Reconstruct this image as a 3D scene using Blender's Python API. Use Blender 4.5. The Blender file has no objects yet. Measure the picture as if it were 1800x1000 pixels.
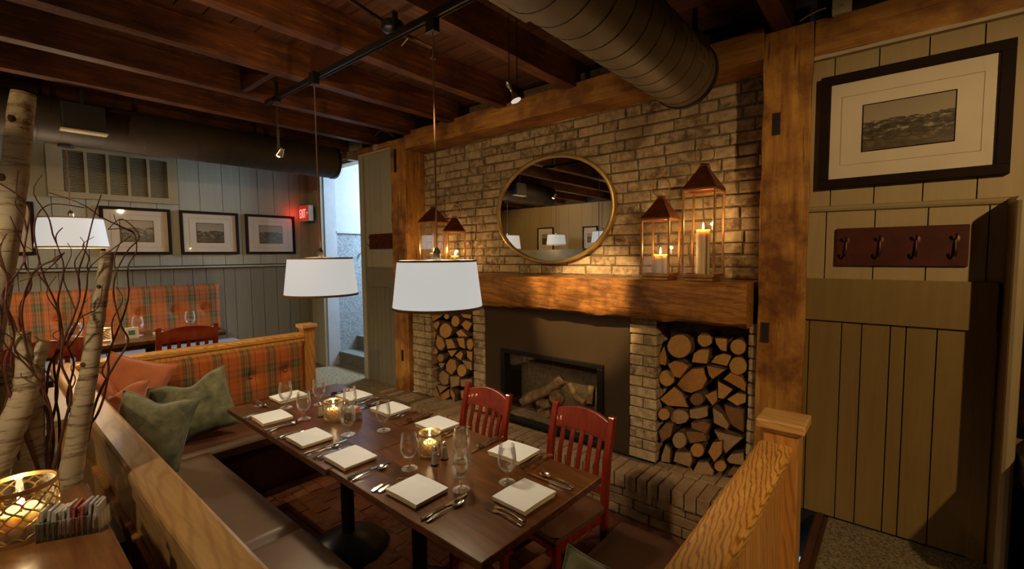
import bpy, math, random
from mathutils import Vector, Matrix
R = random.Random(7)
PI = math.pi
sc = bpy.context.scene
COL = sc.collection
# ------------------------------------------------------------------ camera, exposure
H = 1.75
yaw, pit, rol, FPX = math.radians(40.28), math.radians(3.76), math.radians(-0.5), 805.0
cf = Vector((-math.sin(yaw)*math.cos(pit), math.cos(yaw)*math.cos(pit), -math.sin(pit)))
cr = Vector((math.cos(yaw), math.sin(yaw), 0)); cu = cr.cross(cf)
cr, cu = cr*math.cos(rol)+cu*math.sin(rol), cu*math.cos(rol)-cr*math.sin(rol)
CAM = Vector((0, 0, H))
cam_data = bpy.data.cameras.new('camera'); cam = bpy.data.objects.new('camera', cam_data); COL.objects.link(cam)
cam_data.sensor_width = 36; cam_data.lens = 36*FPX/1800; cam_data.clip_start = .02
cam.matrix_world = Matrix(((cr.x, cu.x, -cf.x, 0), (cr.y, cu.y, -cf.y, 0), (cr.z, cu.z, -cf.z, H), (0, 0, 0, 1)))
sc.camera = cam
sc.view_settings.view_transform = 'Standard'; sc.view_settings.look = 'None'
sc.view_settings.exposure = 0.0; sc.view_settings.gamma = 1
world = bpy.data.worlds.new('world'); sc.world = world; world.use_nodes = True
world.node_tree.nodes['Background'].inputs[0].default_value = (.55, .7, 1, 1)
world.node_tree.nodes['Background'].inputs[1].default_value = .6
sc.cycles.max_bounces = 8; sc.cycles.diffuse_bounces = 4; sc.cycles.transparent_max_bounces = 24
sc.cycles.sample_clamp_indirect = 4; sc.cycles.caustics_reflective = False; sc.cycles.caustics_refractive = False
sc.cycles.use_denoising = True

def at(px, py, ax, v):            # where the sight line through a measured point meets a plane of the room
    d = cf + cr*((px-900)/FPX) - cu*((py-500)/FPX); i = 'xyz'.index(ax)
    return CAM + d*((v-CAM[i])/d[i])

WARM = (1, .60, .24); WARM2 = (1, .67, .31)
def light(name, kind, loc, power, color=WARM, target=None, size=.05, angle=60, blend=.5):
    l = bpy.data.lights.new(name, kind); l.energy = power; l.color = color
    if kind == 'SPOT': l.spot_size = math.radians(angle); l.spot_blend = blend; l.shadow_soft_size = size
    elif kind == 'AREA': l.size = size
    else: l.shadow_soft_size = size
    o = bpy.data.objects.new(name, l); COL.objects.link(o); o.location = loc
    if target is not None: o.rotation_euler = (Vector(target)-Vector(loc)).to_track_quat('-Z', 'Y').to_euler()
    return o
# daylight falling down the stairwell behind the doorway
dl = light('daylight', 'AREA', (-5.2, 4.7, 2.7), 210, (.60, .78, 1), (-5.6, 1.6, .9), 1.0)
# (location, aim, power, cone) of the track spotlights; their housings are built with the fittings
SPOTS = [((1.35, .5, 2.72), (-.1, 2.96, 1.0), 170, 80), ((-1.5, .9, 2.78), (-1.80, 2.9, 1.45), 620, 24),
         ((-3.40, 1.46, 2.47), (-4.7, 1.15, 1.0), 45, 120), ((-.9, -.55, 2.72), (-2.8, 1.9, .6), 110, 85),  # the last one here is an unseen spot added for ambient fill
         ((-2.9, -1.1, 2.72), (-4.6, .9, .9), 110, 95), ((-1.1, -1.2, 2.72), (-1.5, 3.1, 2.3), 150, 75),  # both unseen, added to fill the booth corner and the brick wall
         ((-2.2, -.2, 2.72), (-3.3, 3.1, 2.2), 60, 70),  # out of view, added as fill for the left brickwork
         ((-6.6, -1.0, 2.75), (-6.6, -3.1, 1.6), 90, 110)]

# ------------------------------------------------------------------ mesh helper
class MB:
    def __init__(s): s.v = []; s.f = []; s.m = []; s.c = []; s.cc = .5; s.usec = False
    def _f(s, f, m): s.f.append(f); s.m.append(m); s.c.append(s.cc)
    def pts(s, vs, fs, m=0, M=None):
        n = len(s.v)
        for p in vs:
            p = Vector(p); s.v.append(M @ p if M else p)
        for f in fs: s._f([i+n for i in f], m)
        return s
    def box(s, x0, x1, y0, y1, z0, z1, m=0, M=None):
        v = [(x, y, z) for z in (z0, z1) for y in (y0, y1) for x in (x0, x1)]
        return s.pts(v, [(0,2,3,1),(4,5,7,6),(0,1,5,4),(1,3,7,5),(3,2,6,7),(2,0,4,6)], m, M)
    def tube(s, P, r, n=8, m=0, M=None, caps=True):
        P = [Vector(p) for p in P]; k = len(P)
        if not hasattr(r, '__len__'): r = [r]*k
        ref = None; vs = []
        for i, p in enumerate(P):
            t = (P[min(i+1, k-1)]-P[max(i-1, 0)]).normalized()
            if ref is None: ref = Vector((0, 0, 1)) if abs(t.z) < .9 else Vector((1, 0, 0))
            a = (ref - t*ref.dot(t)); a = a.normalized() if a.length > 1e-6 else t.orthogonal().normalized(); ref = a; b = t.cross(a)
            for j in range(n):
                w = 2*PI*j/n; vs.append(p + (a*math.cos(w)+b*math.sin(w))*r[i])
        fs = [(i*n+j, i*n+(j+1) % n, (i+1)*n+(j+1) % n, (i+1)*n+j) for i in range(k-1) for j in range(n)]
        if caps: fs += [tuple(range(n))[::-1], tuple((k-1)*n+j for j in range(n))]
        return s.pts(vs, fs, m, M)
    def lathe(s, prof, c=(0, 0, 0), n=24, m=0, M=None, sx=1, sy=1):
        vs = []; k = len(prof)
        for r, z in prof:
            for j in range(n):
                w = 2*PI*j/n; vs.append((c[0]+r*math.cos(w)*sx, c[1]+r*math.sin(w)*sy, c[2]+z))
        fs = [(i*n+j, i*n+(j+1) % n, (i+1)*n+(j+1) % n, (i+1)*n+j) for i in range(k-1) for j in range(n)]
        return s.pts(vs, fs, m, M)
    def prism(s, P, d0, d1, ax='y', m=0, m2=None, M=None):   # outline P in the plane across ax
        def q(a, b, d): return {'y': (a, d, b), 'x': (d, a, b), 'z': (a, b, d)}[ax]
        n = len(P); vs = [q(a, b, d0) for a, b in P]+[q(a, b, d1) for a, b in P]
        s.pts(vs, [(i, (i+1) % n, n+(i+1) % n, n+i) for i in range(n)], m, M)
        k = len(s.v)-2*n
        s._f([k+i for i in range(n)][::-1], m if m2 is None else m2); s._f([k+n+i for i in range(n)], m if m2 is None else m2)
        return s
    def grid(s, fn, nu, nv, m=0, M=None, wrap=False):
        vs = [fn(i/nu, j/nv) for i in range(nu+1) for j in range(nv+1)]
        fs = [(i*(nv+1)+j, (i+1)*(nv+1)+j, (i+1)*(nv+1)+j+1, i*(nv+1)+j+1) for i in range(nu) for j in range(nv)]
        return s.pts(vs, fs, m, M)
    def build(s, name, mats, parent=None, loc=None, w=False, smooth=None, bevel=0, rot=0):
        if not isinstance(mats, (list, tuple)): mats = [mats]
        off = Vector((0, 0, 0)); o_loc = Vector((0, 0, 0))
        if parent is not None and w: off = parent.location
        if parent is None and loc is None:
            xs = [p.x for p in s.v]; ys = [p.y for p in s.v]; zs = [p.z for p in s.v]
            off = Vector(((min(xs)+max(xs))/2, (min(ys)+max(ys))/2, min(zs))); o_loc = off
        if loc is not None: o_loc = Vector(loc)
        me = bpy.data.meshes.new(name); me.from_pydata([p-off for p in s.v], [], s.f)
        for k in mats: me.materials.append(k)
        me.polygons.foreach_set('material_index', s.m)
        if s.usec:
            a = me.attributes.new('tone', 'FLOAT', 'FACE'); a.data.foreach_set('value', s.c)
        import bmesh
        bm = bmesh.new(); bm.from_mesh(me); bmesh.ops.recalc_face_normals(bm, faces=bm.faces); bm.to_mesh(me); bm.free()
        if smooth is not None:
            me.polygons.foreach_set('use_smooth', [True]*len(me.polygons)); me.set_sharp_from_angle(angle=math.radians(smooth))
        me.update()
        o = bpy.data.objects.new(name, me); COL.objects.link(o); o.location = o_loc; o.rotation_euler.z = rot
        if parent is not None: o.parent = parent
        if bevel:
            b = o.modifiers.new('bevel', 'BEVEL'); b.width = bevel; b.segments = 2; b.limit_method = 'ANGLE'; b.angle_limit = math.radians(40)
        return o
def tag(o, label=None, cat=None, group=None, kind=None):
    if label: o['label'] = label
    if cat: o['category'] = cat
    if group: o['group'] = group
    if kind: o['kind'] = kind
    return o
def thing(name, loc, label, cat, group=None, rot=0):
    o = bpy.data.objects.new(name, None); COL.objects.link(o); o.location = loc; o.rotation_euler = (0, 0, rot); o.empty_display_size = .05
    return tag(o, label, cat, group)
def dup(root, loc, label, rot=0, group=None):
    r = root.copy(); COL.objects.link(r); r.location = loc; r.rotation_euler = (0, 0, rot); r['label'] = label
    if group: r['group'] = group
    for ch in list(root.children):
        c = ch.copy(); COL.objects.link(c); c.parent = r
        for g in list(ch.children):
            d = g.copy(); COL.objects.link(d); d.parent = c
    return r

# ------------------------------------------------------------------ materials
class NT:
    def __init__(s, name):
        s.mat = bpy.data.materials.new(name); s.mat.use_nodes = True; s.t = s.mat.node_tree
        s.b = s.t.nodes['Principled BSDF']; s.out = s.t.nodes['Material Output']
        s.tc = s.n('ShaderNodeTexCoord').outputs['Object']
    def n(s, typ, **k):
        x = s.t.nodes.new(typ)
        for a, v in k.items(): setattr(x, a, v)
        return x
    def l(s, a, b): s.t.links.new(a, b)
    def mapping(s, scale, loc=(0, 0, 0), rot=(0, 0, 0)):
        m = s.n('ShaderNodeMapping'); s.l(s.tc, m.inputs[0]); m.inputs['Scale'].default_value = scale; m.inputs['Location'].default_value = loc; m.inputs['Rotation'].default_value = rot
        return m.outputs[0]
    def noise(s, vec, scale, detail=4, rough=.6, dist=0):
        x = s.n('ShaderNodeTexNoise'); s.l(vec, x.inputs['Vector']); x.inputs['Scale'].default_value = scale
        x.inputs['Detail'].default_value = detail; x.inputs['Roughness'].default_value = rough; x.inputs['Distortion'].default_value = dist
        return x.outputs[0]
    def ramp(s, fac, stops, interp='LINEAR'):
        x = s.n('ShaderNodeValToRGB'); x.color_ramp.interpolation = interp; e = x.color_ramp.elements
        while len(e) < len(stops): e.new(.5)
        for i, (p, c) in enumerate(stops): e[i].position = p; e[i].color = (*c, 1) if len(c) == 3 else c
        s.l(fac, x.inputs[0]); return x.outputs[0]
    def mix(s, fac, a, b, mode='MIX'):
        x = s.n('ShaderNodeMix', data_type='RGBA', blend_type=mode)
        for k, v in ((0, fac), (6, a), (7, b)):
            if isinstance(v, (int, float)): x.inputs[k].default_value = v
            elif isinstance(v, tuple): x.inputs[k].default_value = (*v, 1)
            else: s.l(v, x.inputs[k])
        return x.outputs[2]
    def math(s, op, a, b=0.0):
        x = s.n('ShaderNodeMath', operation=op)
        for k, v in ((0, a), (1, b)):
            if isinstance(v, (int, float)): x.inputs[k].default_value = v
            else: s.l(v, x.inputs[k])
        return x.outputs[0]
    def bump(s, h, strength=.3, dist=.01):
        x = s.n('ShaderNodeBump'); x.inputs['Strength'].default_value = strength; x.inputs['Distance'].default_value = dist
        s.l(h, x.inputs['Height']); s.l(x.outputs[0], s.b.inputs['Normal'])
    def fin(s, color=None, rough=.5, metal=0, spec=.5, coat=0):
        if color is not None:
            if isinstance(color, tuple): s.b.inputs['Base Color'].default_value = (*color, 1)
            else: s.l(color, s.b.inputs['Base Color'])
        if isinstance(rough, (int, float)): s.b.inputs['Roughness'].default_value = rough
        else: s.l(rough, s.b.inputs['Roughness'])
        s.b.inputs['Metallic'].default_value = metal; s.b.inputs['Specular IOR Level'].default_value = spec
        s.b.inputs['Coat Weight'].default_value = coat
        return s.mat
BL = (0, 0, 0)
def flat(name, c, rough=.5, metal=0, spec=.5, var=.15, scale=8, bump=0, coat=0):
    t = NT(name); n = t.noise(t.mapping((1, 1, 1)), scale, 3)
    col = t.mix(t.ramp(n, [(.3, (0, 0, 0)), (.7, (1, 1, 1))]), tuple(x*(1-var) for x in c), tuple(min(1, x*(1+var)) for x in c))
    if bump: t.bump(n, bump, .005)
    return t.fin(col, rough, metal, spec, coat)
def wood(name, c1, c2, axis='x', scale=1.0, rough=.5, rings=0.0, dark=None, patch=.0, coat=0, stretch=14, bump=.2, wsc=2.4, fleck=None):
    t = NT(name); s1 = [stretch*scale]*3; s1['xyz'.index(axis)] = 1.0*scale
    v = t.mapping(tuple(s1)); n1 = t.noise(v, 2.2, 8, .65, .4)
    fac = t.ramp(n1, [(.32, BL), (.68, (1, 1, 1))])
    col = t.mix(fac, c1, c2)
    if rings:
        s2 = [5.0*scale]*3; s2['xyz'.index(axis)] = .9*scale
        wv = t.n('ShaderNodeTexWave', wave_type='BANDS', bands_direction='DIAGONAL'); t.l(t.mapping(tuple(s2)), wv.inputs[0])
        wv.inputs['Scale'].default_value = wsc; wv.inputs['Distortion'].default_value = 7; wv.inputs['Detail'].default_value = 3; wv.inputs['Detail Scale'].default_value = .9
        col = t.mix(t.math('MULTIPLY', t.ramp(wv.outputs[1], [(.0, (1, 1, 1)), (.42, BL)]), rings), col, dark or tuple(x*.35 for x in c1))
    if fleck:
        s3 = [60*scale]*3; s3['xyz'.index(axis)] = 3*scale; n3 = t.noise(t.mapping(tuple(s3)), 1.0, 4, .6)
        col = t.mix(t.math('MULTIPLY', t.ramp(n3, [(.60, BL), (.68, (1, 1, 1))]), .8), col, fleck)
    if patch:
        n2 = t.noise(t.mapping((1, 1, 1)), 3.2, 5, .65)
        col = t.mix(t.math('MULTIPLY', t.ramp(n2, [(.44, BL), (.62, (1, 1, 1))]), patch), col, dark or tuple(x*.3 for x in c1))
    t.bump(n1, bump, .004)
    return t.fin(col, rough, 0, .4, coat)
def plaid(name, u, v, period=.2):
    t = NT(name); sx = t.n('ShaderNodeSeparateXYZ'); t.l(t.tc, sx.inputs[0])
    A = (.36, .10, .024); O = (.095, .078, .032); G = (.17, .13, .05); D = (.02, .014, .012); B = (.05, .055, .07)
    st = [(0, A), (.09, D), (.105, A), (.145, D), (.16, A), (.26, O), (.36, D), (.39, G), (.45, B), (.48, G), (.54, D), (.57, O), (.64, A), (.80, D), (.82, A)]
    def band(ax, off):
        f = t.math('FRACT', t.math('ADD', t.math('DIVIDE', sx.outputs['XYZ'.index(ax)], period), off))
        return t.ramp(f, st, 'CONSTANT')
    c = t.mix(.33, band(u, 20.1), band(v, 20.45))
    n = t.noise(t.mapping((1, 1, 1)), 260, 2)
    t.bump(n, .25, .002)
    return t.fin(t.mix(.25, c, t.ramp(n, [(.3, (.25, .2, .15)), (.7, (1, .9, .8))]), 'MULTIPLY'), .85, 0, .2)
def emit(name, c, s):
    t = NT(name); t.b.inputs['Emission Color'].default_value = (*c, 1); t.b.inputs['Emission Strength'].default_value = s
    return t.fin(tuple(x*.2 for x in c), .7)
def glassy(name, tint=(.96, .97, .95), amt=.9, rough=.03, edgelight=0.0):
    t = NT(name); tr = t.n('ShaderNodeBsdfTransparent'); tr.inputs[0].default_value = (*tint, 1)
    g = t.n('ShaderNodeBsdfGlossy'); g.inputs['Roughness'].default_value = rough; g.inputs[0].default_value = (1, 1, 1, 1)
    lw = t.n('ShaderNodeLayerWeight'); lw.inputs[0].default_value = .35
    if edgelight:  # diffuse white painted towards grazing edges as bright glass rims
        df = t.n('ShaderNodeBsdfDiffuse'); df.inputs[0].default_value = (.8, .78, .72, 1); m2 = t.n('ShaderNodeMixShader'); m2.inputs[0].default_value = edgelight
        lw2 = t.n('ShaderNodeLayerWeight'); lw2.inputs[0].default_value = .5; t.l(t.math('MULTIPLY', t.math('POWER', lw2.outputs[1], 3.0), edgelight), m2.inputs[0])
        t.l(tr.outputs[0], m2.inputs[1]); t.l(df.outputs[0], m2.inputs[2]); tr = m2
    mx = t.n('ShaderNodeMixShader'); t.l(t.math('ADD', t.math('MULTIPLY', lw.outputs[0], amt), .02), mx.inputs[0])
    t.l(tr.outputs[0], mx.inputs[1]); t.l(g.outputs[0], mx.inputs[2]); t.l(mx.outputs[0], t.out.inputs[0]); t.fin((1, 1, 1))
    return t.mat
def brickmat(name, a, b, c, rough=.9):
    t = NT(name); at_ = t.n('ShaderNodeAttribute', attribute_name='tone'); f = at_.outputs['Fac']
    n = t.noise(t.mapping((1, 1, 1)), 22, 6, .7); n2 = t.noise(t.mapping((1, 1, 1)), 5, 4)
    base = t.mix(t.ramp(f, [(0, BL), (1, (1, 1, 1))]), a, b)
    col = t.mix(t.math('MULTIPLY', t.ramp(t.math('MULTIPLY', n, t.math('ADD', n2, .5)), [(.38, BL), (.62, (1, 1, 1))]), .85), base, c)
    t.bump(t.math('ADD', n, n2), .6, .006)
    return t.fin(col, rough, 0, .2)
M = {}
M['brickwall'] = brickmat('whitewashed brick', (.13, .07, .032), (.37, .265, .15), (.50, .39, .24))
M['mortar'] = flat('mortar', (.13, .095, .055), .95, var=.4, scale=30, bump=.4)
M['hearthbrick'] = brickmat('hearth brick', (.20, .115, .06), (.34, .21, .12), (.36, .27, .17))
M['floorbrick'] = brickmat('floor brick', (.13, .035, .015), (.24, .075, .035), (.19, .10, .06))
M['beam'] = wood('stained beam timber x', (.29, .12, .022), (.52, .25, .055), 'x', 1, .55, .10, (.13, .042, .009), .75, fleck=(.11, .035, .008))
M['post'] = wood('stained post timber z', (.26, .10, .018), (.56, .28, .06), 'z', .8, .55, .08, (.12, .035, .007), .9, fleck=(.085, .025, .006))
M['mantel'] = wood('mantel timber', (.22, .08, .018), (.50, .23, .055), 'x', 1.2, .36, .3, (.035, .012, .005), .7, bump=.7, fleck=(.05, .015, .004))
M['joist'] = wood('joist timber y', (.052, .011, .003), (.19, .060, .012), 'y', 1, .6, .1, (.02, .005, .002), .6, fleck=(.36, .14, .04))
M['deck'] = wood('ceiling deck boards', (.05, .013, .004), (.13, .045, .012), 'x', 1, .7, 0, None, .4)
M['oakx'] = wood('oak x', (.50, .27, .09), (.66, .41, .16), 'x', 1.4, .35, .3, (.22, .085, .02), 0, .2)
M['oaky'] = wood('oak y', (.50, .23, .045), (.70, .38, .09), 'y', 1.6, .35, .75, (.18, .06, .012), 0, .2, wsc=6)
M['oakz'] = wood('oak z', (.40, .17, .04), (.58, .29, .08), 'z', 1.4, .4, .4, (.17, .06, .014), 0, .1)
M['table'] = wood('dark table top', (.040, .013, .004), (.12, .045, .014), 'x', 1.2, .28, .35, (.02, .007, .003), .2, 0, stretch=10, bump=.05)
M['fgtable'] = wood('honey table top', (.17, .065, .02), (.30, .13, .04), 'x', 1, .25, .1, None, .2, .3, bump=.05)
M['darkwood'] = flat('dark stained wood', (.05, .016, .008), .35, var=.3, scale=14)
M['redwood'] = wood('mahogany chair', (.105, .008, .004), (.19, .018, .007), 'z', 1, .28, 0, None, 0, .4, bump=.03)
M['sage'] = wood('sage painted boards', (.29, .21, .10), (.33, .245, .12), 'z', 1, .55, bump=.08)
M['sagedark'] = wood('dark sage painted boards', (.165, .102, .030), (.195, .127, .040), 'z', 1, .45, bump=.06)
M['greygreen'] = wood('grey green painted boards', (.28, .26, .19), (.32, .30, .225), 'z', 1, .5, bump=.06)
M['greylow'] = wood('darker grey green boards', (.15, .135, .095), (.18, .16, .115), 'z', 1, .45, bump=.06)
M['trim'] = flat('sage trim paint', (.27, .21, .11), .45, var=.05)
M['cream'] = flat('cream strip', (.45, .36, .24), .6, var=.1)
M['white'] = flat('white plaster', (.33, .355, .37), .8, var=.05)
M['pebble'] = flat('pebble render', (.21, .245, .26), .95, var=.5, scale=70, bump=.8)
M['carpet'] = flat('flecked carpet', (.16, .125, .075), 1, spec=.05, var=.75, scale=95, bump=.8)
M['stairs'] = flat('grey stair carpet', (.11, .115, .105), 1, spec=.05, var=.5, scale=80, bump=.6)
M['leather'] = flat('brown vinyl', (.125, .078, .046), .42, var=.12, scale=6)
M['leather2'] = flat('dark brown vinyl', (.085, .035, .018), .5, var=.15, scale=6)
M['plaidyz'] = plaid('plaid yz', 'Y', 'Z')
M['blackmetal'] = flat('black metal', (.012, .011, .010), .35, .4, var=.2)
M['panel'] = flat('dark bronze panel', (.055, .036, .018), .38, .3, var=.12, scale=2)
M['black'] = flat('black', (.008, .006, .005), .6)
M['duct'] = flat('galvanised duct brown', (.12, .085, .042), .55, .2, var=.3, scale=3)
M['ductdark'] = flat('dark painted duct', (.035, .022, .012), .6, 0, var=.3, scale=3)
M['ductlight'] = flat('painted duct', (.22, .17, .10), .5, .1, var=.25, scale=2)
M['copper'] = flat('aged copper', (.55, .27, .10), .35, .9, var=.35, scale=10)
M['copperroof'] = flat('dark copper roof', (.22, .06, .022), .38, .8, var=.35, scale=10)
M['gold'] = flat('antique gold', (.62, .42, .15), .35, .9, var=.2)
M['brass'] = flat('brass', (.45, .30, .12), .3, .9, var=.2)
M['steel'] = flat('polished steel', (.62, .58, .52), .18, 1, var=.05)
M['glass'] = glassy('clear glass', (.995, .995, .99), amt=.5, edgelight=.9)
M['pane'] = glassy('pane glass', (.992, .985, .97), .3)
M['crystal'] = glassy('pressed glass', (.975, .98, .97), .6, .08, edgelight=1.0)
M['napkin'] = flat('white napkin', (.66, .69, .73), .9, spec=.1, var=.03, scale=20)
M['napedge'] = flat('napkin fold edge', (.58, .48, .30), .9, spec=.1, var=.05)
M['shade'] = emit('linen lamp shade', (.95, .93, .88), .52)
M['shadetrim'] = flat('shade trim', (.22, .13, .055), .8)
M['shadein'] = flat('shade lining', (.7, .65, .55), .8)
M['cord'] = flat('brown cord', (.10, .045, .022), .7)
M['bulb'] = emit('bulb', (1, .8, .5), 25)
M['flame'] = emit('flame', (1, .72, .35), 14)
M['wax'] = flat('ivory wax', (.80, .68, .46), .55, var=.04)
M['wax'].node_tree.nodes['Principled BSDF'].inputs['Subsurface Weight'].default_value = 1.0; M['wax'].node_tree.nodes['Principled BSDF'].inputs['Subsurface Radius'].default_value = (1, .6, .3); M['wax'].node_tree.nodes['Principled BSDF'].inputs['Subsurface Scale'].default_value = .05
M['mirror'] = flat('mirror glass', (.80, .76, .68), .015, 1, var=0)
M['green'] = flat('green velvet', (.088, .090, .048), .75, spec=.25, var=.55, scale=12)
M['rust'] = flat('rust cotton', (.33, .105, .045), .85, spec=.2, var=.15, scale=9)
for k in ('green', 'rust'):
    M[k].node_tree.nodes['Principled BSDF'].inputs['Sheen Weight'].default_value = .3
M['frame'] = flat('dark picture frame', (.012, .005, .003), .7, spec=.12, var=.2)
M['mat'] = flat('cream picture mount', (.66, .58, .48), .8, var=.03)
M['matline'] = flat('mount bevel', (.28, .24, .18), .8)
M['rack'] = flat('mahogany rack', (.055, .009, .004), .6, spec=.2, var=.3, scale=12)
M['bronze'] = flat('bronze hook', (.10, .05, .025), .4, .8)
M['red'] = emit('exit letters red', (.55, .03, .015), .5)
M['signwhite'] = flat('sign housing white', (.7, .66, .6), .6)
M['letter'] = emit('exit lettering', (1, .85, .75), .6)
M['paperw'] = flat('white paper packet', (.62, .60, .55), .8, var=.05)
M['paperg'] = flat('green printed packet', (.05, .17, .07), .8, var=.5, scale=60)
M['paperp'] = flat('pink packet', (.55, .16, .12), .8, var=.2, scale=60)
M['paperb'] = flat('blue edged packet', (.25, .28, .42), .8, var=.4, scale=60)
M['salt'] = flat('salt', (.6, .56, .48), .8)
M['outlet'] = flat('ivory outlet', (.42, .36, .24), .5)
M['ember'] = flat('fireplace grit', (.16, .12, .08), .95, var=.6, scale=80, bump=.8)
M['gaslog'] = flat('ceramic log', (.22, .145, .075), .9, var=.6, scale=18, bump=.8)
t = NT('birch bark'); n = t.noise(t.mapping((6, 6, 55)), 1.3, 5, .7); n2 = t.noise(t.mapping((1, 1, 1)), 11, 5, .7)
c = t.mix(t.ramp(n, [(.36, (1, 1, 1)), (.48, BL)]), (.50, .41, .27), (.17, .10, .05))
c = t.mix(t.ramp(n2, [(.58, BL), (.66, (1, 1, 1))]), c, (.20, .115, .05)); t.bump(n, .6, .004); M['birch'] = t.fin(c, .8, 0, .2)
M['birchend'] = flat('birch cut end', (.40, .27, .12), .9, var=.3, scale=40)
M['twig'] = flat('curly willow twig', (.11, .035, .018), .6, var=.3, scale=20)
M['bark'] = flat('log bark', (.085, .045, .022), .95, var=.6, scale=25, bump=.9)
def endgrain(name, c1, c2):
    t = NT(name); m = t.mapping((1, 1, 1)); n = t.noise(m, 38, 5, .7)
    w = t.n('ShaderNodeTexWave', wave_type='RINGS', rings_direction='Y'); t.l(m, w.inputs[0]); w.inputs['Scale'].default_value = 26; w.inputs['Distortion'].default_value = 2.5; w.inputs['Detail'].default_value = 3
    c = t.mix(t.math('MULTIPLY', w.outputs[1], .35), t.mix(t.ramp(n, [(.3, BL), (.7, (1, 1, 1))]), c1, c2), tuple(x*.5 for x in c1))
    t.bump(n, .5, .004); return t.fin(c, .9, 0, .15)
M['end'] = [endgrain('log end honey', (.40, .20, .06), (.54, .30, .10)), endgrain('log end amber', (.33, .15, .04), (.47, .24, .075)),
            endgrain('log end grey', (.25, .15, .07), (.38, .25, .125)), endgrain('log end dark', (.15, .07, .025), (.25, .12, .05))]
def photo(name, kind, u, z0, z1):      # a faded black and white landscape print: pale sky, ridge line, dark ground with light patches
    t = NT(name); sx = t.n('ShaderNodeSeparateXYZ'); t.l(t.tc, sx.inputs[0])
    h = t.math('DIVIDE', t.math('SUBTRACT', sx.outputs['Z'], z0), z1-z0)
    sc3 = (9+kind, 9+kind, 2); n1 = t.noise(t.mapping(sc3, (kind*3.1, kind, 0)), 1.2, 6, .55)
    n2 = t.noise(t.mapping((14, 14, 40), (kind, 0, kind)), 1.5, 6, .75)
    ridge = t.math('ADD', .42+.05*(kind % 3), t.math('MULTIPLY', n1, .34))
    land = t.ramp(n2, [(.40, (.025, .02, .013)), (.55, (.10, .08, .05)), (.62, (.42, .36, .26))])
    land = t.mix(t.ramp(h, [(.1, (1, 1, 1)), (.4, BL)]), land, t.ramp(n2, [(.3, (.04, .03, .02)), (.7, (.16, .125, .08))]))
    sky = t.ramp(h, [(.4, (.36, .31, .23)), (1, (.30, .25, .18))])
    f = t.math('GREATER_THAN', h, ridge)
    return t.fin(t.mix(f, land, sky), .35)

# ------------------------------------------------------------------ structure
D = 2.96; BW = 3.19; XL = -6.1; CZ = .30
def S(mb, name, mats, **k): o = mb.build(name, mats, loc=(0, 0, 0), **k); o['kind'] = 'structure'; return o
def bricks(mb, u0, u1, z0, z1, put, L=.225, h=.078, gap=.012, jit=.006, soldier=False):
    r = random.Random(int(abs(u0*100)+abs(z0*77)))
    z = z0; row = 0
    while z < z1-.02:
        zt = min(z+h, z1); u = u0 - (L/2 if row % 2 else 0) + r.uniform(-.03, .03)
        while u < u1:
            l = L*r.uniform(.92, 1.06) if r.random() > .12 else L*.55
            a, b = max(u, u0), min(u+l, u1)
            if b-a > .02:
                mb.cc = r.random(); put(mb, a+gap/2, b-gap/2, z+gap/2, zt-gap/2, r.uniform(-jit, jit), r)
            u += l
        z += h; row += 1
def face_y(y):      # bricks facing -y, slightly irregular
    def put(mb, a, b, z0, z1, j, r):
        e = lambda: r.uniform(-.004, .004)
        yy = y+j; k = .005
        v = [(a+e(), yy+k, z0+e()), (b+e(), yy+k, z0+e()), (b+e(), yy+k, z1+e()), (a+e(), yy+k, z1+e()),
             (a+k*2+e(), yy+e()*.4, z0+k*2+e()), (b-k*2+e(), yy+e()*.4, z0+k*2+e()), (b-k*2+e(), yy+e()*.4, z1-k*2+e()), (a+k*2+e(), yy+e()*.4, z1-k*2+e()),
             (a, yy+.03, z0), (b, yy+.03, z0), (b, yy+.03, z1), (a, yy+.03, z1)]
        mb.pts(v, [(4,5,6,7),(0,1,5,4),(1,2,6,5),(2,3,7,6),(3,0,4,7),(8,9,1,0),(9,10,2,1),(10,11,3,2),(11,8,0,3)])
    return put
# floors
f = MB(); f.usec = True
for j in range(26):
    for i in range(20):
        x0 = -4.3+i*.205+(.1 if j % 2 else 0); y0 = .32+j*.101
        if x0 > -.33 or y0 > 2.62: continue
        f.cc = R.random(); z = R.uniform(-.002, .002); f.box(x0+.004, min(x0+.2, -.27), y0+.004, y0+.096, -.03, z)
f.cc = .2; f.box(-4.3, -.2, .3, 2.75, -.06, -.006)
S(f, 'floor', M['floorbrick'])
c = MB(); c.box(-.25, 3, -3.2, D, 0, CZ); c.box(-10, -.25, -3.2, .305, 0, CZ); c.box(-10, -4.28, .305, D+.02, 0, CZ); c.box(-4.28, -3.62, 2.1, D+.02, 0, CZ); c.box(-5.72, -4.8, D+.02, 3.14, 0, CZ)
S(c, 'floor_carpet', M['carpet'])
n = MB(); n.box(-.31, -.25, 1.2, 2.94, .02, CZ+.004); n.box(-.30, -.27, 1.2, 2.94, CZ+.003, CZ+.02)
S(n, 'trim_1', M['darkwood'])
# boards helper: vertical boards along x (facing -y) or y (facing +x)
def boards(mb, axis, pos, a, b, z0, z1, cuts=None, wd=.18, t=.014, gap=.005, m=0, facing=-1, r=None):
    if cuts is None:
        cuts = []; u = a; rr = random.Random(int(abs(a)*50+z0*10))
        while u < b-.05: u += wd*rr.uniform(.75, 1.25); cuts.append(u)
    e = [a]+[q for q in cuts if a+.02 < q < b-.02]+[b]
    for p, q in zip(e[:-1], e[1:]):
        lo, hi = sorted((pos, pos+facing*t))
        if axis == 'x': mb.box(p+gap/2, q-gap/2, lo, hi, z0, z1, m)
        else: mb.box(lo, hi, p+gap/2, q-gap/2, z0, z1, m)
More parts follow.
